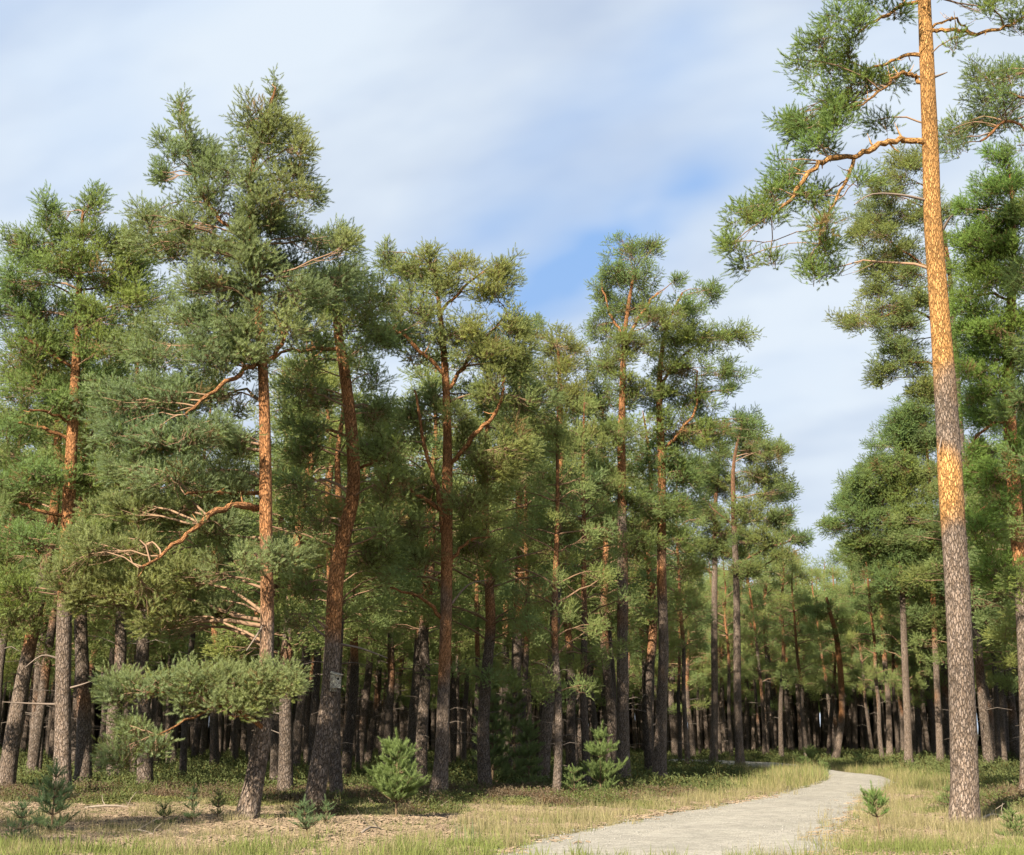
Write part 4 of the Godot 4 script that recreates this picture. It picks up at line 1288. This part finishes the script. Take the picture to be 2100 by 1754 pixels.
# ------------------------------------------------------------------ grass, shrublets, litter
func undergrowth() -> void:
	var kinds := {
		"dry_grass": [tuft_mesh(1, 18, 0.30, 0.006, 0.7, 0.7), [], []],
		"green_grass": [tuft_mesh(2, 16, 0.24, 0.007, 0.6, 0.5), [], []],
		"low_shrublets": [shrublet_mesh(1, 70, 0.2, 0.2, 0.035), [], []],
		"moss": [shrublet_mesh(2, 80, 0.09, 0.3, 0.045), [], []],
		"strewn_chips": [chip_mesh(), [], []],
		"road_gravel": [pebble_mesh(), [], []],
	}
	rng.seed = 2024
	var put := func(kind: String, p: Vector3, size: float, c: Color) -> void:
		var b := Basis(Vector3.UP, rng.randf() * TAU).scaled(Vector3(size, size * rng.randf_range(0.75, 1.25), size))
		var g := rng.randf_range(0.8, 1.2)
		kinds[kind][1].append(Transform3D(b, p))
		kinds[kind][2].append(Color(c.r * g, c.g * g, c.b * g))
	var tries := 0
	for k in 60000:                                            # near ground
		var z := -rng.randf_range(15.0, 34.0)
		var half := -z * 0.42 + 1.0
		var x := rng.randf_range(-half, half)
		var p := Vector3(x, 0, z)
		if inside_road(Vector2(x + rng.randfn() * 0.28, z + rng.randfn() * 0.28)):
			continue
		p.y = maxf(height(x, z), 0.03)
		var o := open_ground(x, z)
		var near_road := road_distance(Vector2(x, z))
		var n := patches.get_noise_2d(x * 45.0, z * 45.0)
		var n2 := lumps.get_noise_2d(x * 55.0, z * 55.0 + 70.0)
		if rng.randf() < o:
			var verge := clampf((4.6 - near_road) / 1.5, 0.0, 1.0)
			var right := 1.0 if x > 4.0 else 0.0
			var front := clampf((18.6 - -z) / 1.0, 0.0, 1.0)
			var lush := maxf(maxf(verge * 0.62, right * 0.55), front * 0.4) + n2 * 1.3 + n * 0.5
			if rng.randf() < lush * 0.75 - 0.08:
				if rng.randf() < 0.66 + n * 0.9 - front * 0.4:
					put.call("dry_grass", p, rng.randf_range(0.2, 0.6) + 0.7 * pow(rng.randf(), 3.0), Color(0.251, 0.217, 0.118))
				else:
					put.call("green_grass", p, rng.randf_range(0.2, 0.55 + front * 0.6) + 0.5 * pow(rng.randf(), 3.0), Color(0.152, 0.179, 0.053))
			elif rng.randf() < 0.55:
				put.call("strewn_chips", p, rng.randf_range(0.7, 1.4), Color(0.31, 0.245, 0.18))
			elif rng.randf() < 0.06 + maxf(0.0, n) * 0.5:
				put.call("green_grass", p, rng.randf_range(0.25, 0.6), Color(0.129, 0.152, 0.053))
			elif rng.randf() < 0.07:
				put.call("dry_grass", p, rng.randf_range(0.25, 0.6), Color(0.213, 0.182, 0.106))
		else:
			if rng.randf() < 0.3 + n * 0.9:
				put.call("low_shrublets", p, rng.randf_range(0.7, 1.5), Color(0.10, 0.12, 0.04) if n2 > 0.06 else Color(0.125, 0.095, 0.06))
			elif rng.randf() < 0.6:
				put.call("moss", p, rng.randf_range(0.7, 1.3), Color(0.10, 0.115, 0.04).lerp(Color(0.17, 0.165, 0.06), clampf(0.4 + n2 * 2.0, 0, 1)))
	for k in 26000:                                            # under the trees and along the far verge
		var z := -rng.randf_range(34.0, 95.0)
		var half := -z * 0.42 + 1.0
		var x := rng.randf_range(-half, half)
		var p := Vector3(x, 0, z)
		if inside_road(Vector2(x, z)):
			continue
		p.y = height(x, z)
		var n := patches.get_noise_2d(x * 25.0, z * 25.0)
		if rng.randf() < open_ground(x, z) and z > -75.0:
			put.call("dry_grass" if rng.randf() < 0.6 else "green_grass", p, rng.randf_range(0.8, 1.6), Color(0.243, 0.213, 0.106) if rng.randf() < 0.6 else Color(0.144, 0.167, 0.053))
		elif rng.randf() < 0.35 + n * 0.8:
			put.call("low_shrublets", p, rng.randf_range(1.2, 2.6), Color(0.095, 0.115, 0.04))
		else:
			put.call("moss", p, rng.randf_range(1.2, 2.4), Color(0.095, 0.115, 0.038))
	for k in 700:                                              # the grassy bank inside the bend
		var p := on_ground(rng.randf_range(1585, 1700), rng.randf_range(1583, 1606))
		if not inside_road(Vector2(p.x, p.z)):
			p.y = height(p.x, p.z)
			put.call("dry_grass" if rng.randf() < 0.6 else "green_grass", p, rng.randf_range(1.0, 2.0), Color(0.25, 0.215, 0.11) if rng.randf() < 0.6 else Color(0.15, 0.18, 0.06))
	for k in 14000:
		var z := -rng.randf_range(16.0, 44.0)
		var x := rng.randf_range(-4.0, 14.0)
		if inside_road(Vector2(x, z)):
			put.call("road_gravel", Vector3(x, 0.05, z), rng.randf_range(0.3, 0.75), Color(0.205, 0.198, 0.182))
	var words := {"dry_grass": "straw coloured dry grass on the road verges", "green_grass": "short green grass on the verges and in front", "low_shrublets": "low heather and bilberry covering the forest floor", "moss": "moss cushions covering the forest floor", "strewn_chips": "bark chips and twigs strewn over the clearing", "road_gravel": "loose stones lying on the gravel road"}
	for k in kinds:
		var o := scatter(k, kinds[k][0], kinds[k][1], kinds[k][2], self)
		o.set_meta("kind", "stuff")
		o.set_meta("label", words[k])
		o.set_meta("category", "ground cover")
		print(k, " ", kinds[k][1].size())
	# tall dry stalks that stand out singly
	var n := 0
	for q in [[1500, 1592, 1562, 26, 30, "row of tall golden dry stalks left of the thin dark twins"], [1470, 1650, 1610, 18, 16, "pale tall grass clump on the left verge of the road"], [1672, 1610, 1572, 10, 14, "upright pale grass clump at the inner bend of the road"], [1845, 1598, 1560, 16, 10, "thin pale stalks at the outer bend of the road"], [960, 1738, 1665, 24, 26, "grey green grass clump on the clearing left of the road"], [1005, 1730, 1680, 22, 20, "yellow green grass clump on the clearing left of the road"], [1640, 1592, 1560, 40, 60, "bright grass bank hiding the road inside the bend"], [1590, 1600, 1572, 44, 50, "straw coloured grass bank left of the road bend"], [1135, 1690, 1640, 20, 18, "pale upright grass clump at the clearing's far rim"]]:
		rng.seed = 300 + n
		var p := on_ground(q[0], q[1])
		p.y = height(p.x, p.z)
		var pp := per_pixel(p)
		var s := Shape.new()
		for k in q[4]:
			var tint: Color = Color(0.289, 0.213, 0.084) if n == 0 else Color(0.236, 0.220, 0.099) if n != 4 else Color(0.137, 0.167, 0.084)
			var g := rng.randf_range(0.75, 1.2)
			var at := Vector3(rng.randf_range(-1, 1) * q[3] * pp, -0.03, rng.randf_range(-0.4, 0.4))
			blade(s, at, Vector3(rng.randfn() * 0.08, 1, rng.randfn() * 0.08).normalized(), (q[1] - q[2]) * pp * rng.randf_range(0.6, 1.1), 0.016 if n == 0 else 0.011, 0.15, Color(tint.r * g, tint.g * g, tint.b * g))
		var o := commit("grass_clump", [s], [M.grass], self)
		o.position = p
		tag(o, q[5], "grass clump", "tall grass clumps on the verges")
		n += 1
